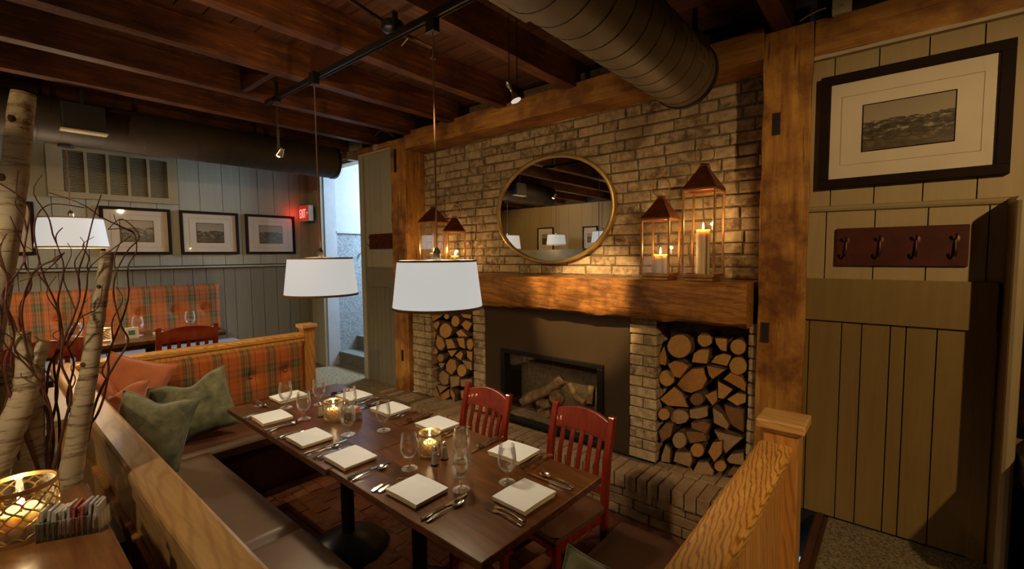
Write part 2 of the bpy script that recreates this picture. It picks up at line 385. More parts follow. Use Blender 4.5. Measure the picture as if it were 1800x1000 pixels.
# right of fireplace: panelled wall
w = MB()
w.box(-.385, 3.0, D+.03, D+.15, CZ-.3, 3.3, 3)
boards(w, 'x', D+.03, -.405, 2.95, 1.97, 2.765, [-.296, -.114, .071, .255, .45, .65, .85, 1.05, 1.3, 1.5, 1.75, 2, 2.3, 2.6], m=0)
boards(w, 'x', D+.03, -.405, 2.95, 1.60, 1.965, [-.31, -.105, .095, .30, .5, .7, .9, 1.2, 1.5, 1.8, 2.2, 2.6], m=0)
w.box(-.405, .34, D-.005, D+.03, 1.382, 1.606, 1)
boards(w, 'x', D+.03, -.405, .40, CZ, 1.383, [-.37, -.225, -.14, -.025, .035, .148], m=1)
w.box(.29, .345, D, D+.03, CZ, 1.383, 1)
boards(w, 'x', D+.03, .40, 2.95, CZ, 1.6, m=1)
w.tube([(-.40, D+.012, 1.978), (.345, D+.012, 1.968), (3, D+.012, 1.966)], .016, 8, 2)
w.box(-.385, 3, D-.02, D+.03, 2.757, 2.775, 4)
S(w, 'wall_right', [M['sage'], M['sagedark'], M['trim'], M['black'], M['cream']])
p = MB(); p.box(.355, .385, 2.745, D+.02, CZ, 1.945, 0); p.tube([(.37, 2.74, CZ), (.37, 2.74, 1.95)], .021, 10, 1)
p.tube([(.37, 2.74, 1.95), (.37, D+.02, 1.963)], .021, 10, 1)
S(p, 'wall_partition', [M['sagedark'], M['trim']])
# fireplace wall: upper brick, narrow piers, hearth belong to the chimney breast
wb = MB(); wb.usec = True
bricks(wb, -3.93, -.62, 1.50, 2.99, face_y(BW)); wb.cc = .3
S(wb, 'wall_fireplace', M['brickwall'])
g = MB(); g.box(-4.1, -.45, BW+.052, BW+.25, .2, 3.3); g.box(-3.92, -.63, BW+.012, BW+.06, .2, 3.3)
S(g, 'wall_mortar', M['mortar'])
# wall with doorway
w = MB(); cz = 2.90
w.box(-4.78, -4.16, D+.03, D+.15, CZ, 3.3, 3); w.box(-6.1, -5.72, D+.03, D+.15, CZ, 3.3, 3); w.box(-5.72, -4.78, D+.03, D+.15, 2.86, 3.3, 0)
boards(w, 'x', D+.03, -4.74, -4.16, 1.615, 2.9, [-4.62, -4.42], m=0)
w.box(-4.70, -4.16, D-.002, D+.03, 1.40, 1.612, 1)
boards(w, 'x', D+.03, -4.70, -4.16, CZ, 1.40, [-4.64, -4.55, -4.47, -4.385, -4.29], m=1)
boards(w, 'x', D+.03, -6.1, -5.86, CZ, 2.9, [-5.98], m=0)
w.box(-4.80, -4.72, D-.012, D+.16, CZ, 2.88, 2); w.box(-5.87, -5.71, D-.012, D+.03, CZ, 2.88, 2); w.box(-4.83, -4.17, D-.015, D+.03, 2.88, 2.9, 4)
S(w, 'wall_back', [M['greygreen'], M['greylow'], M['greygreen'], M['black'], M['cream']])
# left panelled wall (ends short of the picture's left edge, where the room widens)
w = MB(); w.box(XL-.15, XL, -.5, D+.15, CZ, 3.3, 3)
boards(w, 'y', XL, -.5, D+.02, 1.66, 2.95, [-.3, -.05, .16, .34, .52, .76, .93, 1.10, 1.32, 1.52, 1.72, 1.95, 2.14, 2.34, 2.53, 2.72, 2.86], facing=1, t=.012)
boards(w, 'y', XL, -.5, D+.02, CZ, 1.62, wd=.145, facing=1, t=.012, m=1)
w.box(XL, XL+.05, -.5, D+.02, 1.625, 1.648, 2); w.tube([(XL+.05, -.5, 1.637), (XL+.05, D, 1.637)], .012, 6, 2)
S(w, 'wall_left', [M['greygreen'], M['greylow'], M['greygreen'], M['black']])
# stairwell beyond the doorway
w = MB(); w.box(-5.9, -5.72, D+.15, 3.14, CZ, 3.3, 0); w.box(-5.9, -5.72, 3.14, 5.4, CZ, 2.06, 1); w.box(-5.9, -5.735, 3.14, 5.4, 2.06, 4.6, 0); w.box(-5.9, -5.70, 3.14, 5.4, 2.05, 2.075, 0)
w.box(-4.78, -4.6, D+.15, 5.4, CZ, 4.6, 0); w.box(-5.9, -4.6, 5.3, 5.4, CZ, 4.6, 0); w.box(-5.735, -5.70, D+.03, 3.15, CZ, 2.86, 0)
S(w, 'wall_stairwell', [M['white'], M['pebble']])
st = MB()
for i in range(7): st.box(-5.72, -4.78, 3.13+i*.27, 3.13+(i+1)*.27+.02, CZ, CZ+.175*(i+1))
tag(st.build('staircase', M['stairs'], bevel=.012), 'grey carpeted steps climbing beyond the open doorway', 'stairs')
hr = MB(); hr.tube([at(608, 470, 'y', 3.5), at(622, 466, 'y', 3.42), at(634, 448, 'y', 3.5), at(648, 425, 'y', 3.7)], .02, 8)
tag(hr.build('handrail', M['white'], smooth=60), 'white handrail rising with the stairs beyond the doorway', 'handrail')
# walls behind the camera, seen in the mirror
w = MB(); w.box(-10, 3.1, -3.35, -3.2, 0, 3.3, 2); boards(w, 'x', -3.2, -10, 3, 1.85, 2.95, wd=.3, m=0, facing=1); boards(w, 'x', -3.2, -10, 3, CZ, 1.83, wd=.3, m=1, facing=1)
w.box(-7.6, -5.2, -2.3, -2.2, CZ, 1.85, 1)
S(w, 'wall_front', [M['sage'], M['greylow'], M['black']])
w = MB(); w.box(3, 3.1, -3.3, D, 0, 3.3, 0); S(w, 'wall_side', [M['sage']])
w = MB(); w.box(-10.1, -10, -3.3, -.4, 0, 3.3, 0); w.box(-10, XL-.1, -.5, -.4, 0, 3.3, 0); S(w, 'wall_far', [M['sage']])
# ceiling
c = MB()
for i in range(48):
    y0 = -3.3+i*.142; c.box(-10, 3.1, y0+.003, y0+.139, 3.17, 3.2, 0)
c.box(-10, 3.1, -3.3, 3.6, 3.2, 3.25, 1); c.box(-4.6, 3.1, 3.45, 3.5, 2.7, 3.25, 1); c.box(3.0, 3.1, 2.9, 3.5, 2.7, 3.25, 1)
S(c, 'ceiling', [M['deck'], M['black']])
JX = [-9.6, -8.96, -8.32, -7.7, -7.05, -6.4, -5.75, -5.1, -4.47, -3.86, -3.22, -2.58, -1.91, -1.22, -.535, .1, .75, 1.4, 2.05, 2.7]
ow = ['first', 'second', 'third', 'fourth', 'fifth', 'sixth', 'seventh', 'eighth']
JL = ['stained ceiling joist over the rear room, '+ow[6-i]+' beyond the left panelled wall' if i < 6 else 'red-brown ceiling joist, '+ow[12-i]+' to the left of the track mount over the near lamp' if i < 13 else 'red-brown ceiling joist, '+ow[i-13]+' from the large duct towards the right wall' for i in range(20)]
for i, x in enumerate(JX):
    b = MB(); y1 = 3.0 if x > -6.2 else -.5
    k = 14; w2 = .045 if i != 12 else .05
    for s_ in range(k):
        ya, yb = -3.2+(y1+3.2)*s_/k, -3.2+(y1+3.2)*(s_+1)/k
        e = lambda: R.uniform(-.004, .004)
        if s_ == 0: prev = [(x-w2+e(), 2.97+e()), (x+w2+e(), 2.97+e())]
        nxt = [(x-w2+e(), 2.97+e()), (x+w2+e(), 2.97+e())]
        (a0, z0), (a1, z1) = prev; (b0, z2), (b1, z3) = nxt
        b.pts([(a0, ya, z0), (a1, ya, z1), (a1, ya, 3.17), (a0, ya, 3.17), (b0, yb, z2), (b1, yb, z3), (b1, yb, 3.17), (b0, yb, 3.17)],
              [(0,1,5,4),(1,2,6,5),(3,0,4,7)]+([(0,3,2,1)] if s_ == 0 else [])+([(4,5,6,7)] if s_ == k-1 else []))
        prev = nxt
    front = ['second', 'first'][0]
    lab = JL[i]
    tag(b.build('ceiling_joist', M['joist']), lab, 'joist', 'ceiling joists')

for (xa, xb, y) in ((-3.815, -3.265, 1.40), (-3.175, -2.625, 1.62)):
    b = MB(); b.box(xa, xb, y-.02, y+.02, 2.985, 3.168); tag(b.build('joist_blocking', M['darkwood']), 'short dark blocking board between two joists, '+('at the left end of the track' if y < 1.5 else 'above the middle lamp cord'), 'blocking')
# ------------------------------------------------------------------ timber frame and chimney breast
def rough_beam(mb, x0, x1, y0, y1, z0, z1, ax='x', k=16, e=.006, m=0, rr=None):
    rr = rr or R
    lo, hi = {'x': (x0, x1), 'z': (z0, z1), 'y': (y0, y1)}[ax]
    base = {'x': [(y0, z0), (y1, z0), (y1, z1), (y0, z1)], 'z': [(x0, y0), (x1, y0), (x1, y1), (x0, y1)], 'y': [(x0, z0), (x1, z0), (x1, z1), (x0, z1)]}[ax]
    rings = []
    for s_ in range(k+1):
        t_ = lo+(hi-lo)*s_/k; ring = []
        for i in range(4):
            a, b = base[i], base[(i+1) % 4]
            for q in range(3):
                f_ = q/3; pa = a[0]+(b[0]-a[0])*f_+rr.uniform(-e, e); pb = a[1]+(b[1]-a[1])*f_+rr.uniform(-e, e)
                ring.append({'x': (t_, pa, pb), 'z': (pa, pb, t_), 'y': (pa, t_, pb)}[ax])
        rings.append(ring)
    n = 12; vs = [p for r_ in rings for p in r_]
    fs = [(i*n+j, i*n+(j+1) % n, (i+1)*n+(j+1) % n, (i+1)*n+j) for i in range(k) for j in range(n)]+[tuple(range(n)), tuple(k*n+j for j in range(n))]
    mb.pts(vs, fs, m)
def timber(name, dims, ax, mat, label, cat, e=.005, k=16, holes=()):
    mb = MB(); rough_beam(mb, *dims, ax=ax, e=e, k=k)
    r = thing(name, ((dims[0]+dims[1])/2, (dims[2]+dims[3])/2, dims[4]), label, cat)
    mb.build('timber', mat, r, w=True, smooth=50, bevel=.004)
    for (x0, x1, z0, z1) in holes:
        h = MB(); y = dims[2]-.009; h.box(x0, x1, y, y+.02, z0, z1, 0); h.box(x0+.006, x1-.006, y-.0015, y+.01, z0+.006, z1-.006, 1)
        h.build('mortise', [M['darkwood'], M['black']], r, w=True)
    return r
q = lambda a, b: at(a, b, 'y', D-.03)
timber('timber_post', (-.625, -.39, D-.02, BW+.05, CZ-.3, 2.965), 'z', M['post'], 'tall orange-brown timber post right of the brick chimney breast with two mortise slots', 'post',
       holes=((q(1364, 0).x, q(1378, 0).x, 2.40, 2.52), (q(1353, 0).x, q(1368, 0).x, q(1360, 603).z, q(1360, 568).z)))
timber('timber_post', (-4.17, -3.925, D-.02, BW+.02, CZ, 2.96), 'z', M['post'], 'tall orange-brown timber post between the coat rack alcove and the left log store', 'post',
       holes=((-4.10, -4.06, 2.62, 2.86), (-4.05, -4.02, .62, .74)))
timber('timber_beam', (-3.925, -.625, D-.02, BW+.02, 2.835, 3.005), 'x', M['beam'], 'long horizontal timber beam spanning above the brick wall between the posts', 'beam')
timber('timber_beam', (-.385, 2.98, D-.02, D+.2, 2.775, 2.965), 'x', M['beam'], 'timber beam above the framed picture and panelling right of the post', 'beam')
timber('timber_beam', (-5.70, -4.175, D-.02, D+.2, 2.905, 2.965), 'x', M['beam'], 'short timber beam above the coat rack alcove left of the left post', 'beam')
# mantel: rough hewn underside
mb = MB(); rr = random.Random(3); K = 40
x0, x1 = -3.88, -.655; yf, yb = 2.82, BW; z0, z1 = 1.315, 1.575
rings = []
for s_ in range(K+1):
    x = x0+(x1-x0)*s_/K; e = lambda k=.006: rr.uniform(-k, k)
    rings.append([(x, yb, z0), (x, yf+.035+e(), z0+e(.008)), (x, yf+.008+e(.008), z0+.028+e(.01)), (x, yf+e(), z0+.06+e(.01)), (x, yf+e(.004), z0+.12), (x, yf+e(.004), z0+.2), (x, yf+.004, z1-.012+e(.003)), (x, yf+.016, z1), (x, yb, z1)])
n = 9; mb.pts([p for r_ in rings for p in r_], [(i*n+j, i*n+(j+1) % n, (i+1)*n+(j+1) % n, (i+1)*n+j) for i in range(K) for j in range(n)]+[tuple(range(n)), tuple(K*n+j for j in range(n))])
tag(mb.build('mantel_beam', M['mantel'], smooth=40), 'thick rough-hewn timber mantel beam across the fireplace carrying the lanterns', 'mantel')
# fireplace
fp = thing('fireplace', (-2.1, 2.97, CZ), 'whitewashed brick fireplace with dark metal surround and two log niches', 'fireplace')
FY = 2.97
def pier(x0, x1, label=None):
    b = MB(); b.usec = True
    b.cc = .3; b.box(x0+.008, x1-.008, FY+.012, BW, CZ+.002, 1.33, 1)
    rr = random.Random(int(-x0*100)); z = CZ+.003; row = 0
    while z < 1.33:
        zt = min(z+.074, 1.33)
        cuts = [x0, x1] if x1-x0 < .15 else ([x0, x0+.10, x1] if row % 2 else [x0, x1])
        for a, c_ in zip(cuts[:-1], cuts[1:]):
            b.cc = rr.random(); j = rr.uniform(-.004, .004); k = rr.uniform(-.003, .003)
            b.box(a+.004+k, c_-.003+k, FY+j, FY+.14, z+.005, zt-.005)
        # return bricks on the side of the niche
        b.cc = rr.random(); b.box(x0+.002, x1-.002, FY+.146, BW, z+.005, zt-.005)
        z += .074; row += 1
    b.build('brick_pier', [M['brickwall'], M['mortar']], fp, w=True, bevel=.004)
pier(-1.435, -1.235); pier(-3.0, -2.85); pier(-.675, -.625); pier(-3.70, -3.605); pier(-3.90, -3.70)
b = MB(); b.box(-2.85, -1.435, FY+.012, FY+.03, 1.24, 1.33); b.box(-2.85, -2.645, FY+.012, FY+.03, CZ, 1.24); b.box(-1.645, -1.435, FY+.012, FY+.03, CZ, 1.24); b.box(-2.645, -1.645, FY+.012, FY+.03, .93, 1.24)
b.build('surround_panel', M['panel'], fp, w=True)
b = MB()
for (a, c_, z0, z1) in ((-2.65, -1.64, .895, .93), (-2.65, -1.64, CZ, .335), (-2.65, -2.60, .335, .895), (-1.69, -1.64, .335, .895)): b.box(a, c_, FY-.012, FY+.03, z0, z1)
b.build('firebox_frame', M['blackmetal'], fp, w=True, bevel=.003)
b = MB(); b.box(-2.62, -1.66, 3.4, 3.42, .3, .93); b.box(-2.63, -2.61, FY+.03, 3.4, .3, .93); b.box(-1.67, -1.65, FY+.03, 3.4, .3, .93); b.box(-2.62, -1.66, FY+.03, 3.4, .91, .93)
b.build('firebox_lining', M['black'], fp, w=True)
b = MB(); b.grid(lambda u, v: (-2.61+.94*u, FY+.05+.3*v, .345+.03*v+R.uniform(-.006, .006)), 40, 14)
b.build('ember_bed', M['ember'], fp, w=True)
b = MB(); b.box(-2.61, -1.68, FY+.022, FY+.026, .335, .895); b.build('firebox_glass', M['pane'], fp, w=True)
def glog(pts, r, label):
    b = MB(); P = [Vector(p) for p in pts]; b.tube([P[0].lerp(P[-1], i/6) + Vector((0, 0, .012*math.sin(i*1.3))) for i in range(7)] if len(P) == 2 else P, [r*R.uniform(.88, 1.1) for _ in range(7 if len(P) == 2 else len(P))], 10)
    tag(b.build('gas_log', M['gaslog'], smooth=50), label, 'gas log')
gp = lambda x, y, d: at(x, y, 'y', d)
glog([gp(918, 708, 3.06), gp(990, 668, 3.2)], .045, 'longest pale ceramic log leaning up to the right inside the firebox')
glog([gp(948, 726, 3.08), gp(968, 728, 3.12)], .032, 'short ceramic log lying low in front of the firebox pile')
glog([gp(945, 708, 3.14), gp(968, 710, 3.18)], .042, 'stubby charred ceramic log behind the low front one in the firebox')
glog([gp(978, 700, 3.15), gp(982, 698, 3.3)], .065, 'thick ceramic log seen end-on in the middle of the firebox')
glog([gp(1003, 676, 3.22), gp(1012, 698, 3.17), gp(1030, 708, 3.14)], .028, 'forked ceramic log rising left of the upright one in the firebox')
glog([gp(1040, 678, 3.18), gp(1036, 712, 3.15)], .027, 'upright ceramic log at the right of the firebox pile')
# hearth
h = MB(); h.usec = True; rr = random.Random(9)
hx0, hx1, hy = -3.93, -.40, 2.72
h.cc = .25; h.box(hx0, hx1, hy+.012, 3.2, .0, CZ-.02, 1); h.box(-4.17, hx0, D-.26, D-.03, .0, CZ-.02, 1)
u = -4.2
while u < hx1-.02:
    wd = .078*rr.uniform(.9, 1.1); h.cc = rr.random()
    yf = hy-.02+rr.uniform(-.006, .006) if u > -3.4 else hy-.02+(-3.4-u)*.04
    h.box(u+.004, min(u+wd, hx1)-.004, yf, 2.93, CZ-.095+rr.uniform(-.004, .004), CZ+.002+rr.uniform(-.004, .003)); u += wd
for row in range(3):
    z = .005+row*.066; u = hx0+(-.1 if row % 2 else 0)
    while u < hx1:
        l = .21*rr.uniform(.95, 1.05); h.cc = rr.random(); h.box(max(u, hx0)+.004, min(u+l, hx1)-.004, hy+rr.uniform(-.003, .003), hy+.08, z+.004, z+.062); u += l
for (nx0, nx1) in ((-1.235, -.675), (-3.605, -3.0)):
    u = nx0
    while u < nx1-.02:
        h.cc = rr.random(); h.box(u+.003, min(u+.1, nx1)-.003, 2.935, 3.2, CZ-.02, CZ+.004); u += .1
tag(h.build('hearth', [M['hearthbrick'], M['mortar']], bevel=.004), 'raised brick hearth ledge running below the fireplace and log niches', 'hearth')

# ------------------------------------------------------------------ firewood
RN = [('c',180,228,75,75,0),('c',330,190,46,46,0),('p',[(385,178),(462,182),(458,262),(425,255),(395,215)],0),('c',525,233,49,49,0),
('p',[(58,285),(92,222),(108,300),(100,345),(62,335)],1),('p',[(250,325),(262,270),(300,245),(362,245),(345,335)],0),('p',[(360,325),(390,285),(440,270),(492,280),(465,348)],0),
('c',525,345,56,56,0),('p',[(108,335),(150,312),(200,320),(242,345),(185,420),(150,410)],1),('p',[(160,455),(200,400),(255,355),(330,350),(350,420),(320,480),(250,508),(200,495)],1),
('p',[(338,340),(455,365),(375,425),(352,400)],1),('c',107,415,48,52,0),('p',[(432,420),(475,380),(550,410),(575,450),(572,500)],1),('p',[(405,430),(500,480),(440,540),(405,535)],0),
('p',[(455,540),(520,500),(575,510),(570,560),(520,580)],0),('p',[(60,540),(150,462),(200,500),(238,590),(110,580)],1),('c',282,540,42,38,3),('p',[(325,515),(400,482),(405,545),(375,580)],1),
('c',90,628,36,38,1),('c',180,643,58,46,2),('p',[(235,600),(350,575),(352,640),(290,658),(240,650)],2),('p',[(372,585),(430,620),(475,690),(465,720),(380,680)],2),
('p',[(440,570),(570,600),(565,740),(490,700),(450,620)],3),('p',[(245,680),(330,668),(365,690),(340,745),(250,710)],3),('p',[(55,730),(100,675),(150,680),(130,760),(75,795)],3),
('c',180,780,44,52,2),('p',[(380,720),(560,765),(450,862),(425,800)],2),('p',[(215,725),(330,735),(345,785),(240,800),(225,770)],3),('c',285,838,43,45,1),
('p',[(345,850),(375,790),(435,780),(430,860),(385,912)],1),('p',[(75,870),(100,800),(130,830),(125,915),(70,905)],2),('p',[(141,905),(155,845),(250,850),(258,900),(245,940)],2),
('p',[(455,895),(480,860),(560,850),(565,930),(470,915)],2),('p',[(258,960),(285,905),(350,905),(385,960),(380,990),(270,975)],2),('c',420,930,38,36,1),('p',[(455,985),(490,935),(550,940),(550,990)],3)]
LN = [('p',[(140,170),(245,165),(200,200),(150,230)],1),('c',275,182,24,24,0),('c',352,222,38,52,0),('p',[(395,155),(495,165),(490,205),(420,190)],0),('p',[(145,255),(205,215),(215,245),(190,300)],0),
('c',265,305,58,70,0),('p',[(400,250),(440,210),(505,240),(465,310),(430,290)],0),('p',[(140,290),(190,320),(170,385),(140,350)],1),('p',[(178,430),(190,340),(240,370),(265,440),(235,485),(200,470)],0),
('p',[(262,380),(320,375),(360,460),(280,470)],0),('p',[(360,370),(430,365),(440,470),(390,450)],0),('c',480,425,31,52,0),('p',[(355,320),(400,290),(465,360),(380,360)],0),
('p',[(150,510),(175,445),(200,490),(190,515)],0),('p',[(280,480),(370,475),(320,540)],0),('p',[(345,525),(400,480),(420,510),(400,570)],0),('p',[(450,480),(505,490),(500,580),(455,540)],0),
('p',[(115,560),(140,520),(190,515),(195,590),(140,625)],3),('c',222,545,30,38,2),('p',[(195,585),(265,590),(230,645)],2),('p',[(265,610),(300,550),(355,560),(365,640),(320,700),(270,660)],1),
('c',408,655,44,58,0),('p',[(405,560),(495,580),(500,660),(455,640)],2),('p',[(130,660),(190,635),(195,730),(140,700)],3),('p',[(200,690),(235,650),(300,690),(290,780),(250,790),(205,740)],2),
('p',[(300,705),(390,705),(385,790),(310,810)],2),('p',[(150,790),(185,800),(215,880),(205,930),(165,890)],1),('p',[(185,780),(290,800),(215,860)],2),('p',[(218,870),(300,815),(300,890),(235,930)],1),('p',[(305,800),(350,870),(345,940),(310,870)],1),
('p',[(390,735),(500,725),(500,800),(400,800)],2),('p',[(395,830),(500,820),(500,900),(400,905)],1)]
def logs(data, ox, oy, sc_, yface, group, store):
    items = []
    for d in data:
        if d[0] == 'c':
            _, cx, cy, rx, ry, k = d; P = [(cx+rx*math.cos(a)*R.uniform(.96, 1.04), cy+ry*math.sin(a)*R.uniform(.96, 1.04)) for a in [2*PI*i/16 for i in range(16)]]; shape = 'round'
        else: P, k = d[1], d[2]; shape = 'split'
        yf = yface+R.uniform(-.025, .03)
        Q = [at(ox+a/sc_, oy+b/sc_, 'y', yf) for a, b in P]; Q = [(v.x, v.z) for v in Q]
        cx = sum(a for a, b in Q)/len(Q); cz_ = sum(b for a, b in Q)/len(Q)
        items.append((cz_, cx, Q, yf, shape, k))
    items.sort(key=lambda i: -i[0])
    rows = []
    nper = 4
    words = ['top', 'second', 'third', 'fourth', 'fifth', 'sixth', 'seventh', 'eighth', 'ninth', 'tenth']
    ordw = ['leftmost', 'second from left', 'third from left', 'fourth from left', 'fifth from left']
    for r0 in range(0, len(items), nper):
        row = sorted(items[r0:r0+nper], key=lambda i: i[1])
        for j, (cz_, cx, Q, yf, shape, k) in enumerate(row):
            shrink = .97; Q = [(cx+(a-cx)*shrink, cz_+(b-cz_)*shrink) for a, b in Q]
            lg = MB(); L = min(.20, BW-yf-.005)
            Q3 = [(a-cx, b-cz_) for a, b in Q]; n = len(Q3)
            rings = [[(a*f_, y_, b*f_) for a, b in Q3] for y_, f_ in ((0, .94), (.006, 1), (.05, 1.0), (L*.6, .97), (L, .95))]
            vs = [p for r_ in rings for p in r_]
            lg.pts(vs, [(i*n+q_, i*n+(q_+1) % n, (i+1)*n+(q_+1) % n, (i+1)*n+q_) for i in range(4) for q_ in range(n)], 1)
            k0 = len(lg.v)-5*n; c0 = len(lg.v); lg.v.append(Vector((0, -.002, 0)))
            for q_ in range(n): lg._f([c0, k0+(q_+1) % n, k0+q_], 0)
            lg._f([k0+4*n+q_ for q_ in range(n)], 1)
            tone = ['pale honey', 'amber', 'greyish', 'dark brown'][k]
            o = lg.build('firewood_log', [M['end'][k], M['bark']], loc=(cx, yf, cz_), smooth=45)
            tag(o, f'{tone} {shape} log in the {store} niche, {words[r0//nper]} course down, {ordw[j]}', 'log', group)
logs(RN, 1140, 540, 3.335, 2.995, 'firewood in the right niche', 'right')
logs(LN, 730, 520, 5.0, 2.995, 'firewood in the left niche', 'left')

# ------------------------------------------------------------------ mirror, lanterns
mc = Vector((-2.245, 3.165, 2.118)); ra, rb = .585, .437
mr = thing('wall_mirror', mc, 'oval wall mirror with thin gold rim on the brick above the mantel', 'mirror')
g = MB(); n = 72
P = [(ra*math.cos(2*PI*i/n), rb*math.sin(2*PI*i/n)) for i in range(n)]
g.prism(P, -.012, .0, 'y'); g.build('mirror_glass', M['mirror'], mr)
g = MB(); sec = [(-.028, -.012), (-.032, 0), (-.028, .012), (0, .016), (.02, .012), (.02, -.012)]
vs = []
for i in range(n):
    a = 2*PI*i/n
    for (y_, o_) in sec: vs.append(((ra+o_)*math.cos(a), y_, (rb+o_)*math.sin(a)))
g.pts(vs, [(i*6+j, i*6+(j+1) % 6, ((i+1) % n)*6+(j+1) % 6, ((i+1) % n)*6+j) for i in range(n) for j in range(6)])
g.build('mirror_frame', M['gold'], mr, smooth=50)
def lantern(loc, w_, hb, hr_, label, rot=0):
    L = thing('lantern', loc, label, 'lantern', 'copper lanterns on the mantel', rot); h = w_/2
    b = MB(); b.box(-h*.92, h*.92, -h*.92, h*.92, 0, .018); b.box(-h, h, -h, h, .022, .034); b.box(-h*.85, h*.85, -h*.85, h*.85, .018, .022); b.build('base', M['copper'], L, bevel=.002)
    b = MB(); p_ = .006
    for sx_ in (-1, 1):
        for sy in (-1, 1): b.box(sx_*h-p_, sx_*h+p_, sy*h-p_, sy*h+p_, .03, hb)
    for z in (.038, hb-.006):
        for s_ in (-1, 1): b.box(-h, h, s_*h-p_, s_*h+p_, z-p_, z+p_); b.box(s_*h-p_, s_*h+p_, -h, h, z-p_, z+p_)
    b.build('frame', M['copper'], L, bevel=.0015)
    b = MB()
    for s_ in (-1, 1): b.box(-h, h, s_*h-.001, s_*h+.001, .04, hb-.01); b.box(s_*h-.001, s_*h+.001, -h, h, .04, hb-.01)
    b.build('glass_pane', M['pane'], L)
    b = MB(); e = h*1.08; t_ = h*.22
    b.pts([(-e, -e, hb), (e, -e, hb), (e, e, hb), (-e, e, hb), (-t_, -t_, hb+hr_), (t_, -t_, hb+hr_), (t_, t_, hb+hr_), (-t_, t_, hb+hr_), (-e, -e, hb+.006), (e, -e, hb+.006), (e, e, hb+.006), (-e, e, hb+.006)],
          [(0,3,2,1),(0,1,9,8),(1,2,10,9),(2,3,11,10),(3,0,8,11),(8,9,5,4),(9,10,6,5),(10,11,7,6),(11,8,4,7),(4,5,6,7)])
    b.box(-t_*.9, t_*.9, -t_*.9, t_*.9, hb+hr_, hb+hr_+.02); b.build('roof', M['copperroof'], L)
    b = MB(); rr_ = .058; zc = hb+hr_+.015+rr_
    P = [(rr_*math.sin(a), 0, zc-rr_*math.cos(a)) for a in [.45+(2*PI-.9)*i/24 for i in range(25)]]
    b.tube([(P[0][0]*1.4, 0, hb+hr_-.012)]+P+[(P[-1][0]*1.4, 0, hb+hr_-.012)], .003, 6); b.build('ring_handle', M['copper'], L, smooth=60)
    return L
def candle(loc, r, h, label, group, name='pillar_candle', cat='candle', lit=True):
    c = thing(name, loc, label, cat, group)
    b = MB(); b.lathe([(0, 0), (r, 0), (r, h-.004), (r*.92, h), (r*.6, h-.006), (0, h-.008)], n=20); b.build('wax_body', M['wax'], c, smooth=40)
    b = MB(); b.tube([(0, 0, h-.008), (0, 0, h+.008)], .0012, 5); b.build('wick', M['black'], c)
    if lit: b = MB(); b.lathe([(0, h+.002), (.007, h+.012), (.0065, h+.022), (.002, h+.042), (0, h+.046)], n=10); b.build('flame', M['flame'], c, smooth=60)
    return c
MT = 1.577
lanterns = [((-1.205, 2.935), .18, .395, .13, 'smaller copper lantern left of the tallest one on the right of the mantel', .13, .045, 3.5),
            ((-.94, 2.95), .185, .56, .14, 'tallest copper lantern with a tall pillar candle at the right of the mantel', .28, .04, 3.5),
            ((-3.56, 3.0), .20, .50, .13, 'taller copper lantern beside the left post, half behind the lamp cord', .16, .04, 3),
            ((-3.22, 2.97), .19, .39, .13, 'smaller copper lantern on the left of the mantel, turned corner-on', .13, .04, 3)]
for i, ((x, y), w_, hb, hr_, lab, ch, cr_, pw) in enumerate(lanterns):
    lantern((x, y, MT), w_, hb, hr_, lab, rot=(.75 if i == 3 else .15 if i == 2 else .0))
    pos = ['in the smaller right-hand lantern', 'in the tallest lantern at the right', 'in the taller lantern by the left post', 'in the smaller left-hand lantern']
    candle((x, y, MT+.035), cr_, ch, 'lit ivory pillar candle '+pos[i], 'pillar candles')
    light('candle_glow', 'POINT', (x, y, MT+.035+ch+.045), pw, (1, .6, .25), size=.012)

# ------------------------------------------------------------------ partitions of the booth
def rail_box(mb, x0, x1, y0, y1, z0, z1, m=0): mb.box(x0, x1, y0, y1, z0, z1, m)
pt = thing('booth_partition', (-2.3, .345, 0), 'long pale oak booth partition rail running diagonally from lower left of the view', 'partition')
b = MB(); b.box(-4.26, -.35, .295, .40, 1.005, 1.05); b.build('top_rail', M['oakx'], pt, w=True, bevel=.012)
b = MB(); b.box(-4.26, -.35, .312, .385, 0, .99); b.box(-4.26, -.35, .303, .392, .955, 1.004); b.build('body', M['oakx'], pt, w=True, bevel=.004)
b = MB()
for i in range(26): b.box(-4.2+i*.15+.004, -4.2+(i+1)*.15-.004, .300, .313, CZ, .80)
b.box(-4.26, -.35, .294, .313, .80, .83); b.build('outer_boards', M['oakz'], pt, w=True, bevel=.003)
pb = thing('booth_partition', (-4.2, 1.15, 0), 'oak-capped partition behind the plaid backrest at the far end of the booth', 'partition')
b = MB(); b.box(-4.25, -4.115, .40, 1.93, 1.005, 1.05); b.build('top_rail', M['oaky'], pb, w=True, bevel=.012)
b = MB(); b.box(-4.23, -4.14, .385, 1.93, 0, 1.004); b.box(-4.14, -4.12, .40, 1.93, .975, 1.004); b.build('body', M['oakz'], pb, w=True, bevel=.004)
def newel(x, y, zt, w_, label):
    nw = thing('newel_post', (x, y, 0), label, 'newel post'); h = w_/2
    b = MB(); b.box(-h, h, -h, h, 0, zt-.04); b.build('shaft', M['oakz'], nw, bevel=.004)
    b = MB(); b.box(-h-.022, h+.022, -h-.022, h+.022, zt-.035, zt); b.box(-h-.008, h+.008, -h-.008, h+.008, zt-.05, zt-.035); b.build('cap', M['oakx'], nw, bevel=.006)
newel(-4.19, 1.985, 1.125, .10, 'oak newel post ending the plaid booth back beside the doorway')
newel(-.315, 1.955, 1.13, .115, 'oak newel post with square cap at the fireplace end of the right rail')
prt = thing('booth_partition', (-.325, 1.2, 0), 'bold-grained golden oak partition rail rising at lower right of the view', 'partition')
